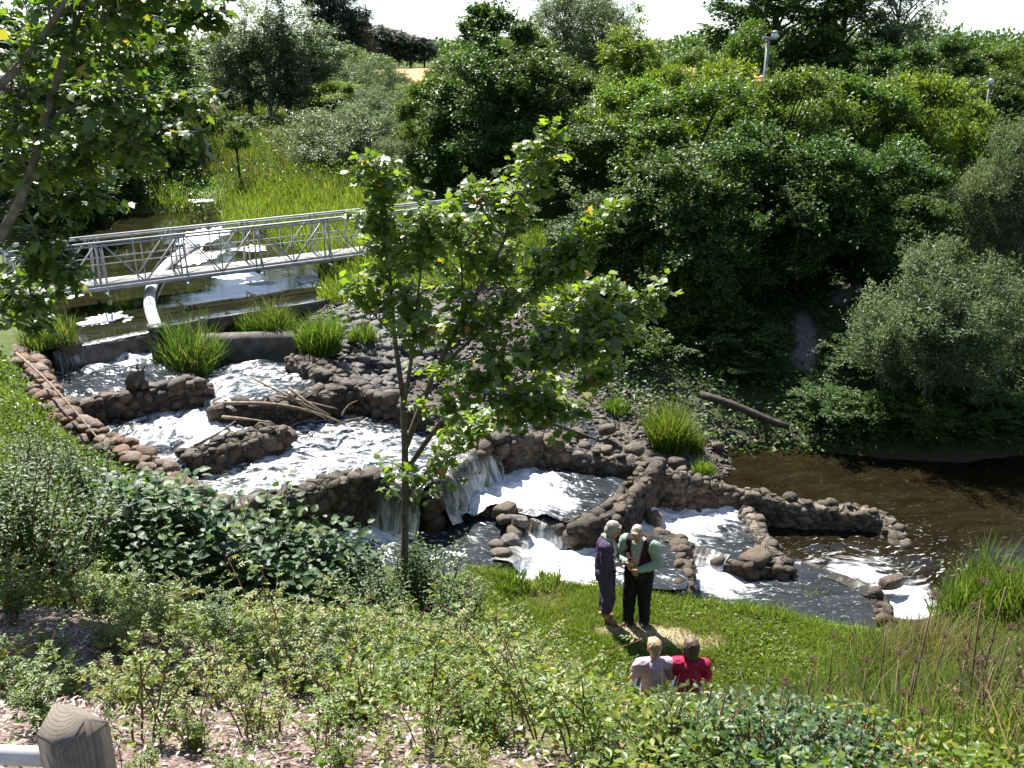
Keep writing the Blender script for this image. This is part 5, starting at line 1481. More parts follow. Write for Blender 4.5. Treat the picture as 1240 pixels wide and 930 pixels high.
# wood chips
q = scatter(MULCH, 34000); k = region(q[:, 0], q[:, 1], MULCH, .4) > .4; q = q[k]; z = terrain_z(q[:, 0], q[:, 1])
chipm = leaf_mat('wood_chip', [(0, (.08, .05, .04)), (.3, (.22, .155, .13)), (.6, (.50, .41, .37)), (.85, (.70, .62, .57)), (1, (.22, .13, .09))], trans=.05, rough=.8, spec=.2, tint=(1, .9, .8))
M['chip'] = chipm
me = leaf_mesh('wood_chips', [(np.stack([q[:, 0], q[:, 1], z + .012 + .025 * rng.random(len(q))], 1), rnd(len(q)) * np.array([1, 1, .35]), rnd(len(q)) * .35 + np.array([0, 0, 1]), .016 + .04 * rng.random(len(q)) ** 1.5, .42, 'oval')])
tag(mk('wood_chips', me, chipm), 'pale pinkish wood chip mulch on the near slope', kind='stuff')

# tall grass on the right of the slope
RIGHTG = np.array([(1.5, 4.0), (1.2, 6.5), (1.3, 8.6), (2.7, 9.0), (3.4, 9.6), (4.4, 10.6), (5.4, 11.6), (6.6, 11.8), (9, 10.4), (9, 4), (5, 2.4), (2.6, 2.6)])
grass_stuff('tall_grass', RIGHTG, 125000, .2, .62, .010, 'grass_tall', 'tall wild grass covering the right side of the slope', 1.1, .32, .8)
grass_stuff('dry_grass', RIGHTG, 36000, .25, .7, .008, 'dry_grass', 'dry straw coloured grass mixed into the tall grass', .9, .35, 1.2)
q = scatter(RIGHTG, 2600); k = vnoise(q[:, 0] * 1.1, q[:, 1] * 1.1 + 4) > -.15; q = q[k]; z = terrain_z(q[:, 0], q[:, 1])
Ps, Ds, Ns, Ls = [], [], [], []
mbst = MB()
for (x, y), z_ in zip(q, z):
    h_ = random.uniform(.35, .62); lx, ly = random.gauss(0, .1), random.gauss(0, .1)
    mbst.tube([(x, y, z_), (x + lx * .4, y + ly * .4, z_ + h_ * .6), (x + lx, y + ly, z_ + h_)], [.003, .0025, .0015], 3, False)
    m_ = 16
    t_ = rng.random(m_)
    Ps.append(np.stack([x + lx * (.75 + .25 * t_) + rng.normal(size=m_) * .018, y + ly * (.75 + .25 * t_) + rng.normal(size=m_) * .018, z_ + h_ * (.76 + .26 * t_)], 1))
    Ds.append(rnd(m_) * .6 + np.array([0, 0, .9])); Ns.append(rnd(m_)); Ls.append(.012 + .02 * rng.random(m_))
V1, T1 = leaf_arrays(np.concatenate(Ps), np.concatenate(Ds), np.concatenate(Ns), np.concatenate(Ls), .5, 'oval')
mbst.add(V1, None, T1)
tag(mbst.build('seed_heads', M['seed_head']), 'reddish brown grass seed heads above the tall grass', kind='stuff')

# ------------------------------------------------------------------ reed and grass clumps
def clump(name, px, py, h, r, n, label, mat='reed', wd=.022, group=None, cat='reeds', z=None, lean=.3):
    g = ground_at(px, py) if z is None else at(px, py, z)
    a_ = rng.uniform(0, 6.28, n); rr = r * np.sqrt(rng.random(n)) * (1 + .4 * vnoise(np.cos(a_) * 1.5 + px, np.sin(a_) * 1.5 + py))
    P = np.stack([rr * np.cos(a_), rr * np.sin(a_), np.zeros(n)], 1)
    D = np.stack([np.cos(a_) * rr / r * lean * .45 + rng.normal(size=n) * lean * .6, np.sin(a_) * rr / r * lean * .45 + rng.normal(size=n) * lean * .6, np.ones(n)], 1)
    hh = h * (.3 + .75 * rng.random(n)) * (1 - .35 * (rr / r) ** 2) * (1 + .35 * vnoise(P[:, 0] * 5 + px, P[:, 1] * 5))
    Nn = np.stack([-D[:, 0] + rng.normal(size=n) * .5, -D[:, 1] + rng.normal(size=n) * .5, np.zeros(n)], 1)
    me = leaf_mesh(name, [(P, D, -Nn, hh, wd / hh, 'blade')])
    o = mk(name, me, M[mat]); o.location = (g.x, g.y, g.z - .03)
    return tag(o, label, cat, group)
GR = 'clumps of reeds and grass along the water'
clump('reed_clump', 232, 447, 1.3, .5, 1500, 'round green reed clump standing beside the weir pier', group=GR, z=1.85, lean=.32)
clump('reed_clump', 387, 425, 1.15, .45, 1200, 'bright reed clump where the timber board meets the cobbles', 'grass_tall', group=GR, z=2.05)
clump('reed_clump', 333, 402, .85, .45, 900, 'dark reed clump in front of the timber board', group=GR, z=2.15)
clump('reed_clump', 306, 400, .6, .35, 400, 'small reed tuft left of the dark clump at the board', group=GR, z=2.2)
clump('reed_clump', 808, 540, 1.2, .4, 1300, 'tall reed clump on the gravel bar', 'grass_tall', group=GR)
clump('reed_clump', 745, 498, .45, .3, 500, 'low round grass tuft in the middle of the gravel bar', 'grass_tall', group=GR)
clump('reed_clump', 835, 545, .7, .3, 400, 'shaded grass tuft right of the tall reed clump', group=GR)
clump('reed_clump', 852, 572, .4, .18, 200, 'small yellowish weed tuft on the curved wall', 'grass', group=GR, z=.75)
clump('reed_clump', 1205, 742, 1.1, .7, 1700, 'big reed bed on the right shore of the lower river', 'grass_tall', group=GR)
clump('reed_clump', 1250, 752, 1.2, .6, 1000, 'reeds cut off by the right edge of the shore', 'grass_tall', group=GR)
clump('reed_clump', 1165, 752, .7, .4, 600, 'shorter reeds on the left of the shore reed bed', 'grass_tall', group=GR)
clump('grass_clump', 975, 738, .5, .3, 600, 'tall dry grass clump on the lawn edge by the smooth pool', 'grass', group=GR)
clump('grass_clump', 1005, 748, .35, .25, 350, 'low yellow grass tuft beside the dry clump', 'grass', group=GR)
clump('grass_clump', 1052, 757, .45, .25, 420, 'green grass tuft next to the corner rock block', 'grass', group=GR)
clump('grass_clump', 615, 716, .45, .35, 700, 'dark green grass tussock left of the couple', 'grass_tall', group=GR)
clump('grass_clump', 662, 712, .32, .3, 450, 'smaller tussock on the lawn edge left of the woman', 'grass', group=GR)
clump('reed_clump', 415, 332, .6, .7, 800, 'dark grass clump at the tip of the river island', group=GR, z=2.5)
clump('reed_clump', 440, 410, .5, .35, 400, 'grass tuft growing among the cobbles', group=GR, z=2.15)
clump('reed_clump', 60, 415, .8, .5, 700, 'shaded grass clump at the left bank above the weir', group=GR, z=2.55)
clump('reed_clump', 30, 365, 1.0, .7, 900, 'tall grass under the left end of the bridge', group=GR, z=2.5)

# ------------------------------------------------------------------ shrubs and weeds of the near slope
def pinnate_bush(seed, canes, h, leaf, mat='leaf_rose', hips=0, nl=13, up=.9):
    r_ = np.random.default_rng(seed)
    P, D, Nn, L = [], [], [], []
    mb = MB(); hps = []
    for c_ in range(canes):
        a_ = r_.uniform(0, 6.28); hh = h * r_.uniform(.55, 1.1); ou = hh * r_.uniform(.15, .6)
        p0 = np.array([r_.normal() * .05, r_.normal() * .05, -.05])
        t_ = np.linspace(0, 1, 9)
        C_ = p0 + np.stack([np.cos(a_) * ou * t_ ** 1.6 + .02 * np.sin(t_ * 5 + c_), np.sin(a_) * ou * t_ ** 1.6 + .02 * np.cos(t_ * 4), hh * (t_ - .18 * t_ ** 3)], 1)
        mb.tube(C_, np.linspace(.008 if h > 1 else .006, .003 if h > 1 else .002, 9), 5, False)
        for k in range(nl):
            u = .15 + .85 * (k + r_.random()) / nl
            b = np.array([np.interp(u, t_, C_[:, j]) for j in range(3)])
            az = r_.uniform(0, 6.28); d = np.array([math.cos(az), math.sin(az), r_.uniform(-.1, .8)]); d /= np.linalg.norm(d)
            ln = leaf * r_.uniform(1.6, 2.8)
            side = np.cross(d, [0, 0, 1]); side /= np.linalg.norm(side) + 1e-6
            nrm = np.cross(side, d) + r_.normal(size=3) * .25
            for v in (.35, .6, .85):
                for sd in (-1, 1):
                    P.append(b + d * ln * v); D.append(side * sd + d * .55 + r_.normal(size=3) * .12 + np.array([0, 0, -.1])); Nn.append(nrm + r_.normal(size=3) * .2); L.append(leaf * r_.uniform(.75, 1.1))
            P.append(b + d * ln); D.append(d + np.array([0, 0, -.2])); Nn.append(nrm); L.append(leaf * r_.uniform(.9, 1.2))
        if c_ < hips:
            hp = MB(); hp.add(ICO1 * .011 + C_[-1], None, ICO1T); h1 = hp.mesh('rose_hip', True); h1.materials.append(M['hip']); hps.append(h1)
    fol = leaf_mesh('foliage', [(np.array(P), np.array(D), np.array(Nn), np.array(L), .6, 'oval')]); fol.materials.append(M[mat])
    st = mb.mesh('stems', True); st.materials.append(M['cane'])
    hm = None
    if hips:
        hm = hps
    return st, fol, hm
M['hip'] = simple_mat('rose_hip', (.25, .03, .015), (.14, .02, .012), rough=.35)
ROSE = [pinnate_bush(100 + i, 9 + i % 3, .75, .032 + .004 * (i % 3), ['leaf_rose', 'leaf_mid', 'leaf_rose', 'leaf_bright'][i % 4], [3, 0, 0, 3, 0, 0][i]) for i in range(6)]

def put(name, data, x, y, s, label, cat, group, rz=None, z=None):
    r = empty(name, (x, y, (tz(x, y) if z is None else z)), random.uniform(0, 6.28) if rz is None else rz)
    r.scale = (s, s, s * random.uniform(.9, 1.1))
    tag(r, label, cat, group)
    mk('stems', data[0], None, r); mk('foliage', data[1], None, r)
    for h1 in (data[2] if len(data) > 2 and data[2] else []): mk('rose_hip', h1, None, r)
    return r
pts_ = []
tries = 0
RP = np.array([(-4.6, 3.2), (-4.4, 6.6), (-3.4, 8.6), (-1.2, 10.2), (-.1, 10.0), (.5, 8.4), (1.6, 7.6), (1.9, 6.0), (1.6, 4.2), (1.4, 2.6), (-.5, 2.5), (-3.2, 2.5)])
while len(pts_) < 200 and tries < 14000:
    tries += 1
    x, y = random.uniform(-4.6, 2.4), random.uniform(2.5, 10.4)
    if not in_poly(np.array([x]), np.array([y]), RP)[0]: continue
    mu_ = region(np.array([x]), np.array([y]), MULCH, .5)[0]
    if mu_ > .5 and random.random() < (.99 if x < -1.3 else .8): continue
    if -.6 < x + 2.75 < .55 and y < 2.3: continue
    if all(math.hypot(x - a_, y - b_) > .34 for a_, b_ in pts_): pts_.append((x, y))
for i, (x, y) in enumerate(pts_):
    s = random.uniform(.65, 1.05) * (.55 + .45 * min(1, max(0, (y - 2.5) / 4)))
    put('rose_bush', ROSE[i % 6], x, y, s * (1 if x < .2 else .72), 'low wild rose bush with thin red canes on the near slope', 'bush', 'wild rose bushes on the near slope')

for i, (x, y, s) in enumerate([(1.25, 8.9, .62), (1.55, 8.75, .6), (1.85, 8.85, .62), (2.15, 8.8, .6), (2.45, 8.9, .65), (2.75, 9.0, .6), (1.7, 8.35, .7), (2.1, 8.3, .7), (1.35, 8.4, .7), (2.5, 8.4, .7)]):
    put('rose_bush', ROSE[(i * 2 + 1) % 6], x, y, s, 'leafy bush growing right behind the bench', 'bush', 'bushes behind the bench')
CANE = [pinnate_bush(150 + i, 5, 1.35, .04, ['leaf_rose', 'leaf_bright', 'leaf_rose'][i], [2, 0, 2][i], 12) for i in range(3)]
CP = [(230, 880), (265, 830), (310, 900), (350, 850), (390, 910), (205, 840), (330, 800), (520, 880), (560, 840), (640, 900), (700, 915), (470, 800), (600, 830), (180, 900), (160, 820), (420, 830)]
for i, (px, py) in enumerate(CP):
    g = ground_at(px, py)
    put('rose_cane', CANE[i % 3], g.x, g.y, random.uniform(.5, .75), 'tall sparse rose bush with arching red brown canes on the near slope', 'bush', 'tall rose bushes with red canes')
def broad_bush(seed, stems, h, r, leaf, per, mat, tpl='broad', Wd=.8, updown=.2):
    r_ = np.random.default_rng(seed)
    P, D, Nn, L = [], [], [], []
    mb = MB()
    for s in range(stems):
        a_ = r_.uniform(0, 6.28); hh = h * r_.uniform(.6, 1.08); ou = r * r_.random() ** .6
        t_ = np.linspace(0, 1, 8)
        C_ = np.stack([np.cos(a_) * ou * t_ ** .9, np.sin(a_) * ou * t_ ** .9, -.1 + (hh + .1) * t_], 1) + np.stack([.03 * np.sin(t_ * 4 + s), .03 * np.cos(t_ * 5 + s), t_ * 0], 1)
        mb.tube(C_, np.linspace(.011, .003, 8), 5, False)
        for k in range(per):
            u = .25 + .75 * (k + 1) / per
            b = np.array([np.interp(u, t_, C_[:, j]) for j in range(3)])
            az = k * 1.57 + s + r_.normal() * .3
            for sd in (0, PI):
                d = np.array([math.cos(az + sd), math.sin(az + sd), updown + r_.normal() * .25 - .25 * (1 - u)])
                P.append(b + d * .04); D.append(d + r_.normal(size=3) * .15); Nn.append(np.array([0, 0, 1]) + d * .1 + r_.normal(size=3) * .3)
                L.append(leaf * r_.uniform(.6, 1.1) * (1.1 - .45 * u ** 3))
    fol = leaf_mesh('foliage', [(np.array(P), np.array(D), np.array(Nn), np.array(L), Wd, tpl)]); fol.materials.append(M[mat])
    st = mb.mesh('stems', True); st.materials.append(M['cane'])
    return st, fol
def put_px(name, data, px, py, s, label, cat, group=None):
    g = ground_at(px, py)
    return put(name, data, g.x, g.y, s, label, cat, group)
BR = [broad_bush(200 + i, 22, 1.25, .62, .19, 8, 'leaf_broad', 'broad', .78) for i in range(3)]
GB = 'big leaved shrubs between the slope and the pools'
for i, (px, py, s, lb) in enumerate([(175, 690, 1.0, 'big leaved shrub nearest the rusty boulder wall'), (250, 700, 1.1, 'tall big leaved shrub in front of the long white pool'), (330, 712, 1.05, 'big leaved shrub with a shoot sticking up over the white water'),
        (400, 725, .95, 'big leaved shrub left of the maple trunk'), (290, 750, .9, 'big leaved shrub lower in front of the others'), (215, 745, .85, 'big leaved shrub beside the mulch, front left of the group'), (360, 765, .85, 'big leaved shrub at the front of the group, right side'),
        (440, 735, .7, 'small big leaved shrub at the foot of the maple'), (150, 655, .75, 'small big leaved shrub against the left grass')]):
    put_px('broad_leaved_shrub', BR[i % 3], px, py, s, lb, 'shrub', GB)
SMALL = [broad_bush(220 + i, 34, 1.1, .6, .075, 26, ['leaf_dark', 'leaf_mid'][i % 2], 'oval', .6) for i in range(3)]
GD = 'dense small leaved shrubs on the near slope'
for i, (px, py, s, lb) in enumerate([(30, 715, 1.25, 'dark small leaved shrub at the left edge above the mulch'), (85, 705, 1.15, 'dark small leaved shrub beside the mulch'), (20, 640, 1.0, 'dark shrub behind at the left edge'), (115, 640, .9, 'leafy shrub below the left grass'),
        (-30, 690, 1.3, 'dark shrub cut by the left edge'), (525, 770, 1.15, 'dark pointed shrub right of the maple trunk'), (490, 765, .95, 'leafy shrub hiding the base of the maple'), (555, 770, .8, 'small dark shrub at the left corner of the lawn'), (455, 775, .9, 'small leaved shrub in front of the maple foot'), (60, 590, .8, 'small shrub in the shade of the near maple')]):
    put_px('small_leaved_shrub', SMALL[0 if 'dark' in lb else i % 3], px, py, s, lb, 'shrub', GD)
NET = [broad_bush(240 + i, 18, .36, .28, .062, 8, ['leaf_broad', 'leaf_mid', 'leaf_bright'][i], 'broad', .75) for i in range(3)]
npt = [(.95, 3.4), (1.12, 3.25), (1.28, 3.1), (.85, 3.05), (1.02, 2.9), (1.25, 3.45), (1.38, 3.35), (1.1, 3.6), (.78, 3.3), (1.2, 2.8), (1.4, 3.6), (.9, 3.65), (.95, 2.65), (1.35, 2.9), (.8, 2.8), (1.25, 3.75)]
for i, (x, y) in enumerate(npt):
    put('nettle', NET[[0, 0, 1][i % 3]], x, y, random.uniform(.6, .85), 'broad leaved weed in the dark green patch at the near right of the slope', 'weed', 'broad leaved weeds on the near right slope')
for i, (px, py, s, lb) in enumerate([(430, 880, .8, 'yellow green leafy weed low in the middle of the mulch'), (60, 800, .6, 'yellow green weed at the left of the mulch'), (455, 850, .7, 'bright leafy weed above the yellow green one'), (130, 790, .5, 'small yellowish weed on the mulch near the shrubs'), (590, 905, .55, 'bright weed at the bottom edge of the mulch'), (800, 920, .6, 'bright weed at the bottom edge, left of the dark weeds')]):
    put_px('leafy_weed', NET[2], px, py, s, lb, 'weed', 'bright weeds on the mulch')

# dried stems with umbels at the right
def dried_umbel(name, px, py, y, zdrop, label, head, R=.07, forks=3, cat='dried plant', group='dried umbel plants in the tall grass'):
    """plant whose head shows at (px,py), standing y metres ahead; zdrop = its height"""
    t_ = atD(px, py, y); gz = t_.z - zdrop
    root = empty(name, (t_.x, t_.y, gz)); tag(root, label, cat, group)
    mb = MB(); mhs = []; st = M['dry_stem']
    lx, ly = random.gauss(0, .05), random.gauss(0, .04)
    S_ = smooth_path([(lx, ly, -.4), (lx * .6, ly * .6, zdrop * .5), (0, 0, zdrop * .93)], 8)
    mb.tube(S_, np.linspace(.009, .004, 8), 6)
    heads = [(np.array([0, 0, zdrop]), R)]
    for k in range(forks):
        a_ = random.uniform(0, 6.28); u = random.uniform(.35, .8); b = np.array([np.interp(u, np.linspace(0, 1, 8), S_[:, j]) for j in range(3)])
        e_ = b + np.array([math.cos(a_) * .14, math.sin(a_) * .1, random.uniform(.12, .24)])
        mb.tube([b, (b + e_) / 2 + np.array([0, 0, -.015]), e_], [.004, .003, .002], 5, False)
        heads.append((e_, R * random.uniform(.45, .75)))
    for c_, r_ in heads:
        mh = MB(); mhs.append(mh)
        for k in range(16):
            a_ = k * 2.4; rr = r_ * math.sqrt((k + .5) / 16)
            e_ = c_ + np.array([math.cos(a_) * rr, math.sin(a_) * rr, .02 - rr * .35])
            mb.tube([c_ - np.array([0, 0, r_ * .6]), e_], [.0018, .001], 3, False)
            m_ = 14
            V, T_ = leaf_arrays(e_ + rnd(m_) * r_ * .13, rnd(m_) + np.array([0, 0, .5]), rnd(m_), r_ * .16, .7, 'oval'); mh.add(V, None, T_)
    mb.build('stem', st, root, True); [h_.build('flower_head', M[head], root) for h_ in mhs]
for i, (px, py, y, zd, lb, hd, R, f) in enumerate([
    (1130, 722, 4.6, 1.5, 'tall red brown dried stem left of the others at the right edge', 'seed_head', .04, 5), (1192, 705, 4.4, 1.6, 'tallest dried stem near the right edge', 'seed_head', .035, 6), (1222, 690, 4.5, 1.6, 'dried stem nearest the right edge', 'seed_head', .035, 5),
    (1160, 852, 3.6, .8, 'green domed umbel among the dried stems', 'umbel_green', .055, 2), (1036, 895, 3.3, .6, 'flat greenish umbel low near the pink flowers', 'umbel_green', .05, 2), (1070, 900, 3.4, .6, 'brownish umbel right of the flat greenish one', 'umbel_green', .04, 2),
    (1103, 918, 3.05, .5, 'large pink flower head at the bottom edge', 'umbel_pink', .065, 1), (1145, 925, 3.1, .5, 'smaller pink flower head at the bottom edge', 'umbel_pink', .045, 1), (1235, 860, 3.5, .9, 'greenish umbel at the right edge', 'umbel_green', .045, 3),
    (1118, 862, 3.2, .75, 'thin dark leaning stem above the pink flowers', 'seed_head', .025, 2), (1090, 790, 5.2, .9, 'dried umbel in the middle of the tall grass', 'seed_head', .04, 4), (1025, 880, 3.4, .55, 'tan dry umbel left of the pink flowers', 'seed_head', .045, 2)]):
    dried_umbel('umbel_plant', px, py, y, zd, lb, hd, R, f)

for i, (px, py, y) in enumerate([(985, 800, 5.0), (1010, 770, 5.6), (1050, 800, 4.8), (1075, 750, 5.4), (1110, 800, 4.4), (1145, 770, 4.8), (1170, 790, 4.2), (1205, 800, 4.0), (1225, 760, 4.6), (950, 830, 4.4), (1180, 735, 5.2), (1095, 840, 3.7)]):
    t_ = atD(px, py, y)
    dried_umbel('dock_plant', px, py, y, max(.35, t_.z - tz(t_.x, t_.y)), 'brown dried flower stalk standing in the tall grass', 'seed_head', .03, 5, 'dried plant', 'brown dried stalks in the tall grass')
# ------------------------------------------------------------------ people
SPH_V, SPH_T = ico(2)
class Blob:
    """tapered capsules and ellipsoids fused into one continuous surface"""
    def __init__(s): s.mb = MB()
    def cap(s, p, q, r0, r1, flat=None):
        p, q = np.array(p, float), np.array(q, float)
        s.mb.add(SPH_V * r0 + p, None, SPH_T); s.mb.add(SPH_V * r1 + q, None, SPH_T)
        s.mb.tube([p, (p + q) / 2, q], [r0, (r0 + r1) / 2, r1], 14)
    def ell(s, c, r, M_=None):
        V = SPH_V * np.array(r)
        if M_ is not None: V = V @ np.array(M_).T
        s.mb.add(V + np.array(c), None, SPH_T)
    def chain(s, pts, rad):
        for i in range(len(pts) - 1): s.cap(pts[i], pts[i + 1], rad[i], rad[i + 1])
    def build(s, name, mat, parent, vox=.012, smooth=4, cut=None):
        fold = {'hair': (.005, 30), 'body': (0, 1), 'shoe': (0, 1), 'sandal': (0, 1)}.get(name, (.011, 7))
        me = s.mb.mesh(name)
        o = bpy.data.objects.new('tmp_' + name, me); COL.objects.link(o)
        r = o.modifiers.new('r', 'REMESH'); r.mode = 'VOXEL'; r.voxel_size = vox
        k = o.modifiers.new('s', 'SMOOTH'); k.factor = .5; k.iterations = smooth
        dg = bpy.context.evaluated_depsgraph_get()
        m2 = bpy.data.meshes.new_from_object(o.evaluated_get(dg)); m2.name = name
        bpy.data.objects.remove(o)
        if fold[0]:
            n_ = len(m2.vertices); co = np.zeros(n_ * 3, np.float32); m2.vertices.foreach_get('co', co); co = co.reshape(-1, 3)
            no = np.zeros(n_ * 3, np.float32); m2.vertex_normals.foreach_get('vector', no); no = no.reshape(-1, 3)
            f_ = fold[1]; zz = co[:, 2] * (f_ * (.35 if name == 'hair' else 1.5)) + co[:, 0] * f_ * .8
            dd = 1 - 2 * np.abs(fbm(co[:, 0] * f_, co[:, 1] * f_, zz, 2)) if name != 'hair' else fbm(co[:, 0] * f_, co[:, 1] * f_, zz, 3)
            co += no * (fold[0] * dd)[:, None]
            m2.vertices.foreach_set('co', co.ravel().astype(np.float32)); m2.update()
        m2.materials.clear(); m2.materials.append(mat)
        if cut is not None:
            bm = bmesh.new(); bm.from_mesh(m2)
            bmesh.ops.delete(bm, geom=[f for f in bm.faces if cut(f.calc_center_median())], context='FACES')
            bm.to_mesh(m2); bm.free()
        m2.polygons.foreach_set('use_smooth', np.ones(len(m2.polygons), bool))
        ob = bpy.data.objects.new(name, m2); COL.objects.link(ob); ob.parent = parent
        return ob
def cloth(name, c, c2=None): return simple_mat(name, c, c2, rough=.85, scale=20, bmp=.25, bscale=40, spec=.2)
skin = simple_mat('skin', (.50, .27, .185), (.44, .22, .15), rough=.5, scale=12)
CL = {'purple_dark': cloth('cloth_purple', (.075, .058, .105)), 'purple': cloth('cloth_purple_light', (.075, .05, .10), (.055, .036, .08)), 'black': cloth('cloth_black', (.014, .014, .018)), 'plum': cloth('cloth_plum', (.03, .016, .03)),
      'mint': cloth('cloth_mint', (.29, .38, .32), (.24, .33, .27)), 'lilac': cloth('cloth_lilac', (.50, .37, .44), (.42, .31, .38)), 'magenta': cloth('cloth_magenta', (.45, .025, .085), (.33, .02, .06)), 'white': cloth('cloth_white', (.7, .7, .68)),
      'sage': cloth('cloth_sage', (.35, .4, .28)), 'denim': cloth('cloth_denim', (.06, .08, .13))}
def hairm(n, a_, b_):
    m, t, b = new_mat(n)
    tc = N(t, 'ShaderNodeTexCoord'); mp = N(t, 'ShaderNodeMapping'); mp.inputs['Scale'].default_value = (60, 60, 9); t.links.new(tc.outputs['Object'], mp.inputs[0])
    nn = noise_node(t, 1.5, 4, .6, mp.outputs[0]); r = ramp(t, nn.outputs['Fac'], [(.35, a_), (.65, b_)])
    t.links.new(r.outputs[0], b.inputs['Base Color']); b.inputs['Roughness'].default_value = .5; bump(t, nn.outputs['Fac'], .6, .01, b)
    return m
HAIR = {'grey': hairm('hair_grey', (.22, .19, .16), (.42, .38, .33)), 'sandy': hairm('hair_sandy', (.3, .22, .16), (.5, .42, .34)), 'ginger': hairm('hair_ginger', (.33, .21, .12), (.52, .37, .23)), 'brown': hairm('hair_brown', (.06, .036, .022), (.13, .085, .056))}
eye_m = simple_mat('eye', (.03, .025, .02), rough=.2); shoe = simple_mat('shoe_leather', (.012, .011, .012), rough=.4); lips = simple_mat('lips', (.42, .15, .12), rough=.5)

def fr(o, d):
    """rotation whose x axis is d"""
    X = Vector(d).normalized(); Z = Vector((0, 0, 1)); Y = Z.cross(X)
    if Y.length < 1e-3: Y = Vector((0, 1, 0))
    Y.normalize(); Z = X.cross(Y)
    return np.array(Matrix((X, Y, Z)).transposed())
def hand(B, w, d, palm_n, s=1.0):
    """palm and five curled fingers growing from the wrist w along d; palm_n = out of the palm"""
    w, d, n = np.array(w, float), unit(np.array(d, float)), np.array(palm_n, float)
    side = unit(np.cross(d, n)); n = np.cross(side, d)
    c_ = w + d * .045 * s
    Mx = np.stack([d, side, n], 1)
    B.ell(c_, (.05 * s, .042 * s, .02 * s), Mx)
    for k, ln in zip((-1.5, -.5, .5, 1.5), (.058, .072, .076, .064)):
        b = w + d * .082 * s + side * k * .021 * s
        j1 = b + d * ln * .5 * s + n * .010 * s; j2 = j1 + d * ln * .30 * s + n * .022 * s; j3 = j2 + d * ln * .1 * s + n * .022 * s
        B.chain([b - d * .03, b, j1, j2, j3], [.011, .0105, .0095, .009, .008])
    b = w + d * .025 * s + side * .032 * s
    B.chain([b, b + d * .028 + side * .026 + n * .008, b + d * .055 + side * .032 + n * .018], [.013, .0115, .0095])
    return w + d * .1 + n * .03
def head(B, c, fwd, up, s=1.0):
    f, u = unit(np.array(fwd, float)), np.array(up, float); l = unit(np.cross(u, f)); u = np.cross(f, l); Mx = np.stack([f, l, u], 1); c = np.array(c, float)
    P = lambda x, y, z: c + Mx @ np.array([x, y, z]) * s
    B.ell(P(-.008, 0, .025), np.array((.098, .078, .095)) * s, Mx)
    B.ell(P(.022, 0, -.045), np.array((.068, .060, .072)) * s, Mx)
    B.ell(P(.066, 0, -.092), np.array((.026, .028, .02)) * s, Mx)
    B.cap(P(.088, 0, .015), P(.108, 0, -.026), .010 * s, .015 * s)
    B.ell(P(.076, 0, .035), np.array((.022, .05, .014)) * s, Mx)
    for q in (-1, 1):
        B.ell(P(-.005, q * .078, -.01), np.array((.022, .012, .032)) * s, Mx)
        B.ell(P(.06, q * .036, -.03), np.array((.028, .024, .022)) * s, Mx)
    B.cap(P(.078, -.02, -.062), P(.078, .02, -.062), .012 * s, .012 * s)
    return P, Mx
def face(P, Mx, root, s=1.0):
    for q in (-1, 1):
        mb = MB(); mb.add((SPH_V * np.array((.007, .012, .007)) * s) @ Mx.T + P(.083, q * .034, .006), None, SPH_T); mb.build('eye', eye_m, root, True)
    mb = MB(); mb.add((SPH_V * np.array((.006, .026, .008)) * s) @ Mx.T + P(.087, 0, -.062), None, SPH_T); mb.build('lips', lips, root, True)

def mirror(p): return (p[0], -p[1], p[2])
def shoes(root, ankles, dirs, m, nm='shoe', sc=1.0):
    for a_, d_ in zip(ankles, dirs):
        B = Blob(); a_ = np.array(a_); d_ = unit(np.array(d_))
        B.cap(a_ + np.array([0, 0, -.03]) - d_ * .04, a_ + d_ * .13 + np.array([0, 0, -.045]), .045 * sc, .038 * sc); B.ell(a_ + d_ * .03 + np.array([0, 0, -.005]), (.05, .045, .04))
        B.build(nm, m, root, .009, 3)

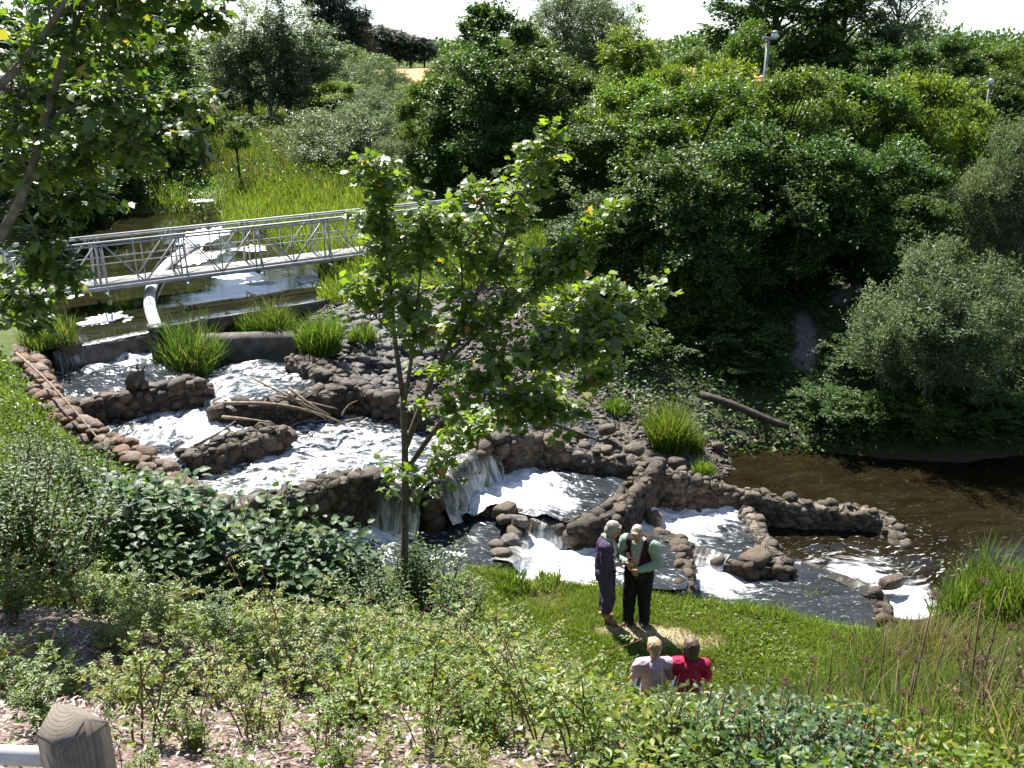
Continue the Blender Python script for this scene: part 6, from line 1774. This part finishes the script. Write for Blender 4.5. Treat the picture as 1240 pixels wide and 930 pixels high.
def standing_woman(loc, rz):
    root = empty('person', loc, rz); tag(root, 'standing woman in purple holding out her hand, grey bobbed hair', 'person')
    an = [(-.02, .075, .08), (.05, -.085, .08)]; kn = [(.02, .085, .46), (.07, -.09, .46)]; hp = [(0, .085, .86), (0, -.085, .86)]
    sh = [(.0, .165, 1.30), (.0, -.165, 1.30)]; el = [(.0, .235, 1.03), (.02, -.225, 1.03)]; wr = [(.235, .10, 1.075), (.25, -.12, 1.05)]
    B = Blob()
    for a_, k, h_ in zip(an, kn, hp):
        B.chain([h_, k, tuple(np.array(k) * .45 + np.array(a_) * .55 + np.array((-.02, 0, .04))), a_], [.085, .055, .05, .033]); B.cap(a_, np.array(a_) + np.array((.12, 0, -.045)), .035, .026)
        B.ell(np.array(a_) + np.array((-.03, 0, -.045)), (.035, .03, .03))
    B.chain([(0, 0, .86), (0, 0, 1.0), (.0, 0, 1.16), (0, 0, 1.27)], [.13, .115, .12, .11])
    B.chain([(0, 0, 1.3), (.045, 0, 1.42)], [.06, .05])
    for s_, e_, w_ in zip(sh, el, wr):
        B.chain([(0, s_[1] * .5, 1.29), s_, e_, w_], [.07, .055, .042, .027])
    hand(B, wr[1], (.93, .25, .12), (0, .1, 1)); hand(B, wr[0], (.9, -.3, .1), (0, -.3, 1))
    P, Mx = head(B, (.085, 0, 1.505), (.9, 0, -.42), (.42, 0, .9))
    B.build('body', skin, root, .008, 4)
    face(P, Mx, root)
    H = Blob(); H.ell(P(-.022, 0, .045), (.108, .096, .098), Mx); H.ell(P(-.055, 0, -.02), (.07, .095, .085), Mx)
    for q in (-1, 1): H.cap(P(.0, q * .078, .02), P(-.01, q * .08, -.055), .035, .026)
    H.cap(P(.062, -.035, .082), P(.062, .035, .082), .03, .03)
    H.build('hair', HAIR['grey'], root, .010, 3)
    Tq = Blob()
    for a_, k, h_ in zip(an, kn, hp):
        Tq.chain([h_, k, (k[0] - .02, a_[1], .30), (k[0] - .03, a_[1], .24)], [.12, .098, .088, .082])
    Tq.cap((0, -.05, .88), (0, .05, .88), .13, .13); Tq.chain([(.02, 0, .85), (.04, 0, .5), (.03, 0, .32)], [.13, .10, .075]); Tq.cap((0, 0, .9), (0, 0, 1.0), .13, .125)
    Tq.build('trousers', CL['purple_dark'], root, .012, 5)
    S = Blob(); S.chain([(0, 0, .86), (0, 0, 1.0), (0, 0, 1.16), (0, 0, 1.27)], [.142, .13, .137, .122]); S.ell((.05, 0, 1.16), (.10, .13, .08))
    S.cap(sh[0], sh[1], .075, .075)
    S.build('blouse', CL['white'], root, .012, 4)
    C = Blob(); C.chain([(-.01, 0, .80), (-.005, 0, .95), (-.005, 0, 1.16), (-.005, 0, 1.27)], [.158, .148, .152, .135]); C.cap((-.01, -.15, 1.295), (-.01, .15, 1.295), .085, .085)
    C.build('cardigan', CL['purple'], root, .012, 4, lambda v: v.x > .05 and abs(v.y) < .075)
    for s_, e_ in zip(sh, el):
        L_ = Blob(); m_ = tuple(np.array(e_) * 1.0 + np.array((.07, -np.sign(e_[1]) * .03, .01))); L_.chain([s_, e_, m_], [.078, .062, .052]); L_.build('sleeve', CL['purple_dark'], root, .011, 4)
    K = Blob(); K.chain([(.02, -.07, 1.385), (.09, -.03, 1.36), (.09, .03, 1.36), (.02, .07, 1.385), (-.05, 0, 1.40), (.02, -.07, 1.385)], [.03] * 6); K.chain([(.09, 0, 1.36), (.125, .01, 1.25), (.13, .0, 1.16)], [.032, .03, .022])
    K.build('scarf', CL['sage'], root, .011, 3)
    shoes(root, an, [(1, .1, 0), (1, -.15, 0)], simple_mat('sandal', (.32, .16, .09), rough=.6), 'sandal', .9)
    return root
def standing_man(loc, rz):
    root = empty('person', loc, rz); tag(root, 'standing man in a dark waistcoat and mint shirt looking down at his hands', 'person')
    an = [(-.05, .10, .08), (.06, -.10, .08)]; kn = [(.0, .105, .48), (.05, -.105, .48)]; hp = [(-.02, .095, .90), (-.02, -.095, .90)]
    sh = [(.03, .20, 1.37), (.03, -.20, 1.37)]; el = [(.0, .30, 1.10), (.0, -.30, 1.10)]; wr = [(.245, .085, 1.06), (.255, -.095, 1.13)]
    B = Blob()
    for a_, k, h_ in zip(an, kn, hp):
        B.chain([h_, k, tuple(np.array(k) * .45 + np.array(a_) * .55 + np.array((-.02, 0, .04))), a_], [.095, .062, .056, .038]); B.cap(a_, np.array(a_) + np.array((.08, 0, -.045)), .034, .022)
    B.chain([(-.02, 0, .90), (0, 0, 1.05), (.015, 0, 1.2), (.025, 0, 1.33)], [.145, .145, .145, .125])
    B.chain([(.03, 0, 1.36), (.085, 0, 1.48)], [.07, .058])
    for s_, e_, w_ in zip(sh, el, wr):
        B.chain([(.03, s_[1] * .5, 1.36), s_, e_, w_], [.085, .065, .048, .03])
    hand(B, wr[0], (.55, -.8, .05), (-.5, -.2, .6), 1.05); hand(B, wr[1], (.7, .55, .15), (-.2, .3, .9), 1.05)
    P, Mx = head(B, (.14, 0, 1.565), (.78, 0, -.62), (.62, 0, .78), 1.04)
    B.build('body', skin, root, .008, 4)
    face(P, Mx, root, 1.04)
    H = Blob(); H.ell(P(-.03, 0, .042), (.10, .088, .092), Mx); H.ell(P(-.06, 0, -.02), (.052, .08, .07), Mx); H.cap(P(.045, -.03, .09), P(.045, .03, .09), .024, .024)
    for q in (-1, 1): H.cap(P(.0, q * .076, .03), P(.0, q * .077, -.02), .018, .014)
    H.build('hair', HAIR['sandy'], root, .010, 3)
    Tq = Blob()
    for a_, k, h_ in zip(an, kn, hp): Tq.chain([h_, k, (a_[0] - .01, a_[1], .14), (a_[0], a_[1], .05)], [.125, .094, .08, .08])
    Tq.cap((-.02, -.06, .92), (-.02, .06, .92), .145, .145); Tq.cap((-.02, 0, .95), (-.01, 0, 1.05), .15, .152)
    Tq.build('trousers', CL['black'], root, .012, 5)
    S = Blob(); S.chain([(-.01, 0, .96), (.0, 0, 1.08), (.015, 0, 1.2), (.025, 0, 1.33)], [.158, .165, .163, .14]); S.cap(sh[0], sh[1], .085, .085); S.cap((.03, 0, 1.38), (.06, 0, 1.425), .078, .07)
    for s_, e_, w_ in zip(sh, el, wr): S.chain([s_, e_, tuple(np.array(e_) * .12 + np.array(w_) * .88)], [.09, .072, .048])
    S.build('shirt', CL['mint'], root, .011, 4)
    V = Blob(); V.chain([(-.03, 0, .80), (-.015, 0, .96), (.0, 0, 1.08), (.01, 0, 1.2), (.02, 0, 1.33)], [.165, .178, .182, .18, .155]); V.cap((.02, -.14, 1.375), (.02, .14, 1.375), .102, .102)
    V.build('waistcoat', CL['plum'], root, .011, 4, lambda v: (v.x > .08 and abs(v.y) < .055 + max(0, v.z - 1.1) * .12) or (v.z > 1.41 and math.hypot(v.x - .05, v.y) < .10) or (abs(v.y) > .185 and v.z > 1.12))
    shoes(root, an, [(1, .3, 0), (1, -.3, 0)], shoe)
    return root
def seated_woman(loc, rz, label, top, hair, bob, turn, strap):
    root = empty('person', loc, rz); tag(root, label, 'person')
    hp = [(0, .09, .50), (0, -.09, .50)]; kn = [(.42, .10, .50), (.42, -.10, .50)]; an = [(.46, .10, .08), (.44, -.10, .08)]
    sh = [(-.02, .17, 1.0), (-.02, -.17, 1.0)]; el = [(.06, .25, .74), (.06, -.25, .74)]; wr = [(.27, .12, .64), (.27, -.12, .64)]
    B = Blob()
    for a_, k, h_ in zip(an, kn, hp): B.chain([h_, k, a_], [.09, .06, .036])
    B.chain([(0, 0, .52), (-.02, 0, .7), (-.03, 0, .85), (-.02, 0, .97)], [.14, .12, .125, .11]); B.chain([(-.02, 0, 1.0), (.01, 0, 1.11)], [.06, .05])
    for s_, e_, w_ in zip(sh, el, wr): B.chain([(-.02, s_[1] * .5, .99), s_, e_, w_], [.07, .058, .042, .028])
    hand(B, wr[0], (.9, -.35, -.1), (0, -.2, -1)); hand(B, wr[1], (.9, .35, -.1), (0, .2, -1))
    f = (math.cos(turn), math.sin(turn), -.1)
    P, Mx = head(B, (.035, 0, 1.205), f, (.1, 0, 1))
    B.build('body', skin, root, .008, 4); face(P, Mx, root)
    H = Blob()
    if bob:
        H.ell(P(-.02, 0, .035), (.112, .10, .105), Mx); H.cap(P(-.05, 0, .0), P(-.06, 0, -.085), .085, .07)
        for q in (-1, 1): H.cap(P(-.01, q * .075, .02), P(-.015, q * .075, -.09), .04, .034)
    else:
        H.ell(P(-.022, 0, .04), (.108, .094, .10), Mx); H.cap(P(-.055, 0, .01), P(-.065, 0, -.05), .07, .05)
    H.cap(P(.058, -.035, .08), P(.058, .035, .08), .03, .03)
    H.build('hair', HAIR[hair], root, .010, 3)
    S = Blob(); S.chain([(0, 0, .52), (-.02, 0, .7), (-.03, 0, .85), (-.02, 0, .97)], [.16, .142, .145, .128]); S.cap(sh[0], sh[1], .085, .085)
    for s_, e_ in zip(sh, el): S.chain([s_, tuple(np.array(s_) * .4 + np.array(e_) * .6)], [.083, .068])
    S.build('top', CL[top], root, .011, 4)
    Tq = Blob()
    for a_, k, h_ in zip(an, kn, hp): Tq.chain([h_, k, tuple(np.array(a_) + np.array((0, 0, .04)))], [.115, .08, .06])
    Tq.cap((0, -.08, .5), (0, .08, .5), .13, .13); Tq.build('trousers', CL['denim'], root, .012, 4)
    shoes(root, an, [(1, .1, 0), (1, -.1, 0)], shoe)
    if strap:
        mb = MB()
        Sp = smooth_path([(.14, .16, .74), (.05, .19, .9), (-.03, .13, 1.085), (-.13, .04, 1.0), (-.185, -.06, .86), (-.175, -.15, .72), (-.10, -.2, .60)], 24)
        mb.tube(Sp, .011, 6); mb.build('strap', CL['white'], root, True)
    return root
def feet(px, py):
    p = ground_at(px, py); return (p.x, p.y, p.z + .005)
wl = feet(731, 751); ml = feet(770, 756)
standing_woman(wl, math.radians(-12))
standing_man(ml, math.radians(-118))
# the red leaflet they look at
pk = simple_mat('leaflet_paper', (.72, .2, .22), (.66, .4, .42), rough=.6, scale=18)
mb = MB(); V = np.array([(-.06, -.05, 0), (.0, -.05, .02), (.06, -.05, 0), (-.06, .05, 0), (.0, .05, .02), (.06, .05, 0)])
V = np.concatenate([V, V + np.array([0, 0, .004])])
mb.add(V, [[0, 1, 4, 3], [1, 2, 5, 4], [6, 9, 10, 7], [7, 10, 11, 8], [0, 6, 7, 1], [1, 7, 8, 2], [3, 4, 10, 9], [4, 5, 11, 10], [0, 3, 9, 6], [2, 8, 11, 5]])
lf = mb.build('leaflet', pk)
lf.location = (wl[0] + .33, wl[1] - .11, wl[2] + 1.14); lf.rotation_euler = (.7, .25, .4)
tag(lf, 'small pink and red folded leaflet held between the couple', 'leaflet')
# bench with the two seated women, backs to the camera
bz = tz(1.93, 9.62)
bench = empty('bench', (1.95, 9.62, bz), 0.0); tag(bench, 'low plank bench under the two seated women', 'bench')
bw = simple_mat('bench_wood', (.40, .32, .25), (.27, .21, .16), rough=.75, scale=14)
for k, y in enumerate((-.14, .0, .14)):
    mb = MB(); mb.box((0, y, .41), (1.35, .12, .035)); mb.build('seat_slat', bw, bench)
for k, z in enumerate((.58, .70)):
    mb = MB(); mb.box((0, -.25, z), (1.35, .035, .09)); mb.build('back_slat', bw, bench)
for s in (-1, 1):
    mb = MB(); mb.box((s * .55, -.21, .34), (.06, .04, .82)); mb.build('leg', bw, bench)
    mb = MB(); mb.box((s * .55, .14, .18), (.06, .06, .42)); mb.build('leg', bw, bench)
seated_woman((1.72, 9.66, bz - .04), math.radians(94), 'seated woman with short ginger hair in a lilac top', 'lilac', 'ginger', False, .1, False)
seated_woman((2.16, 9.66, bz - .04), math.radians(84), 'seated woman with a brown bob in a magenta top', 'magenta', 'brown', True, .35, True)
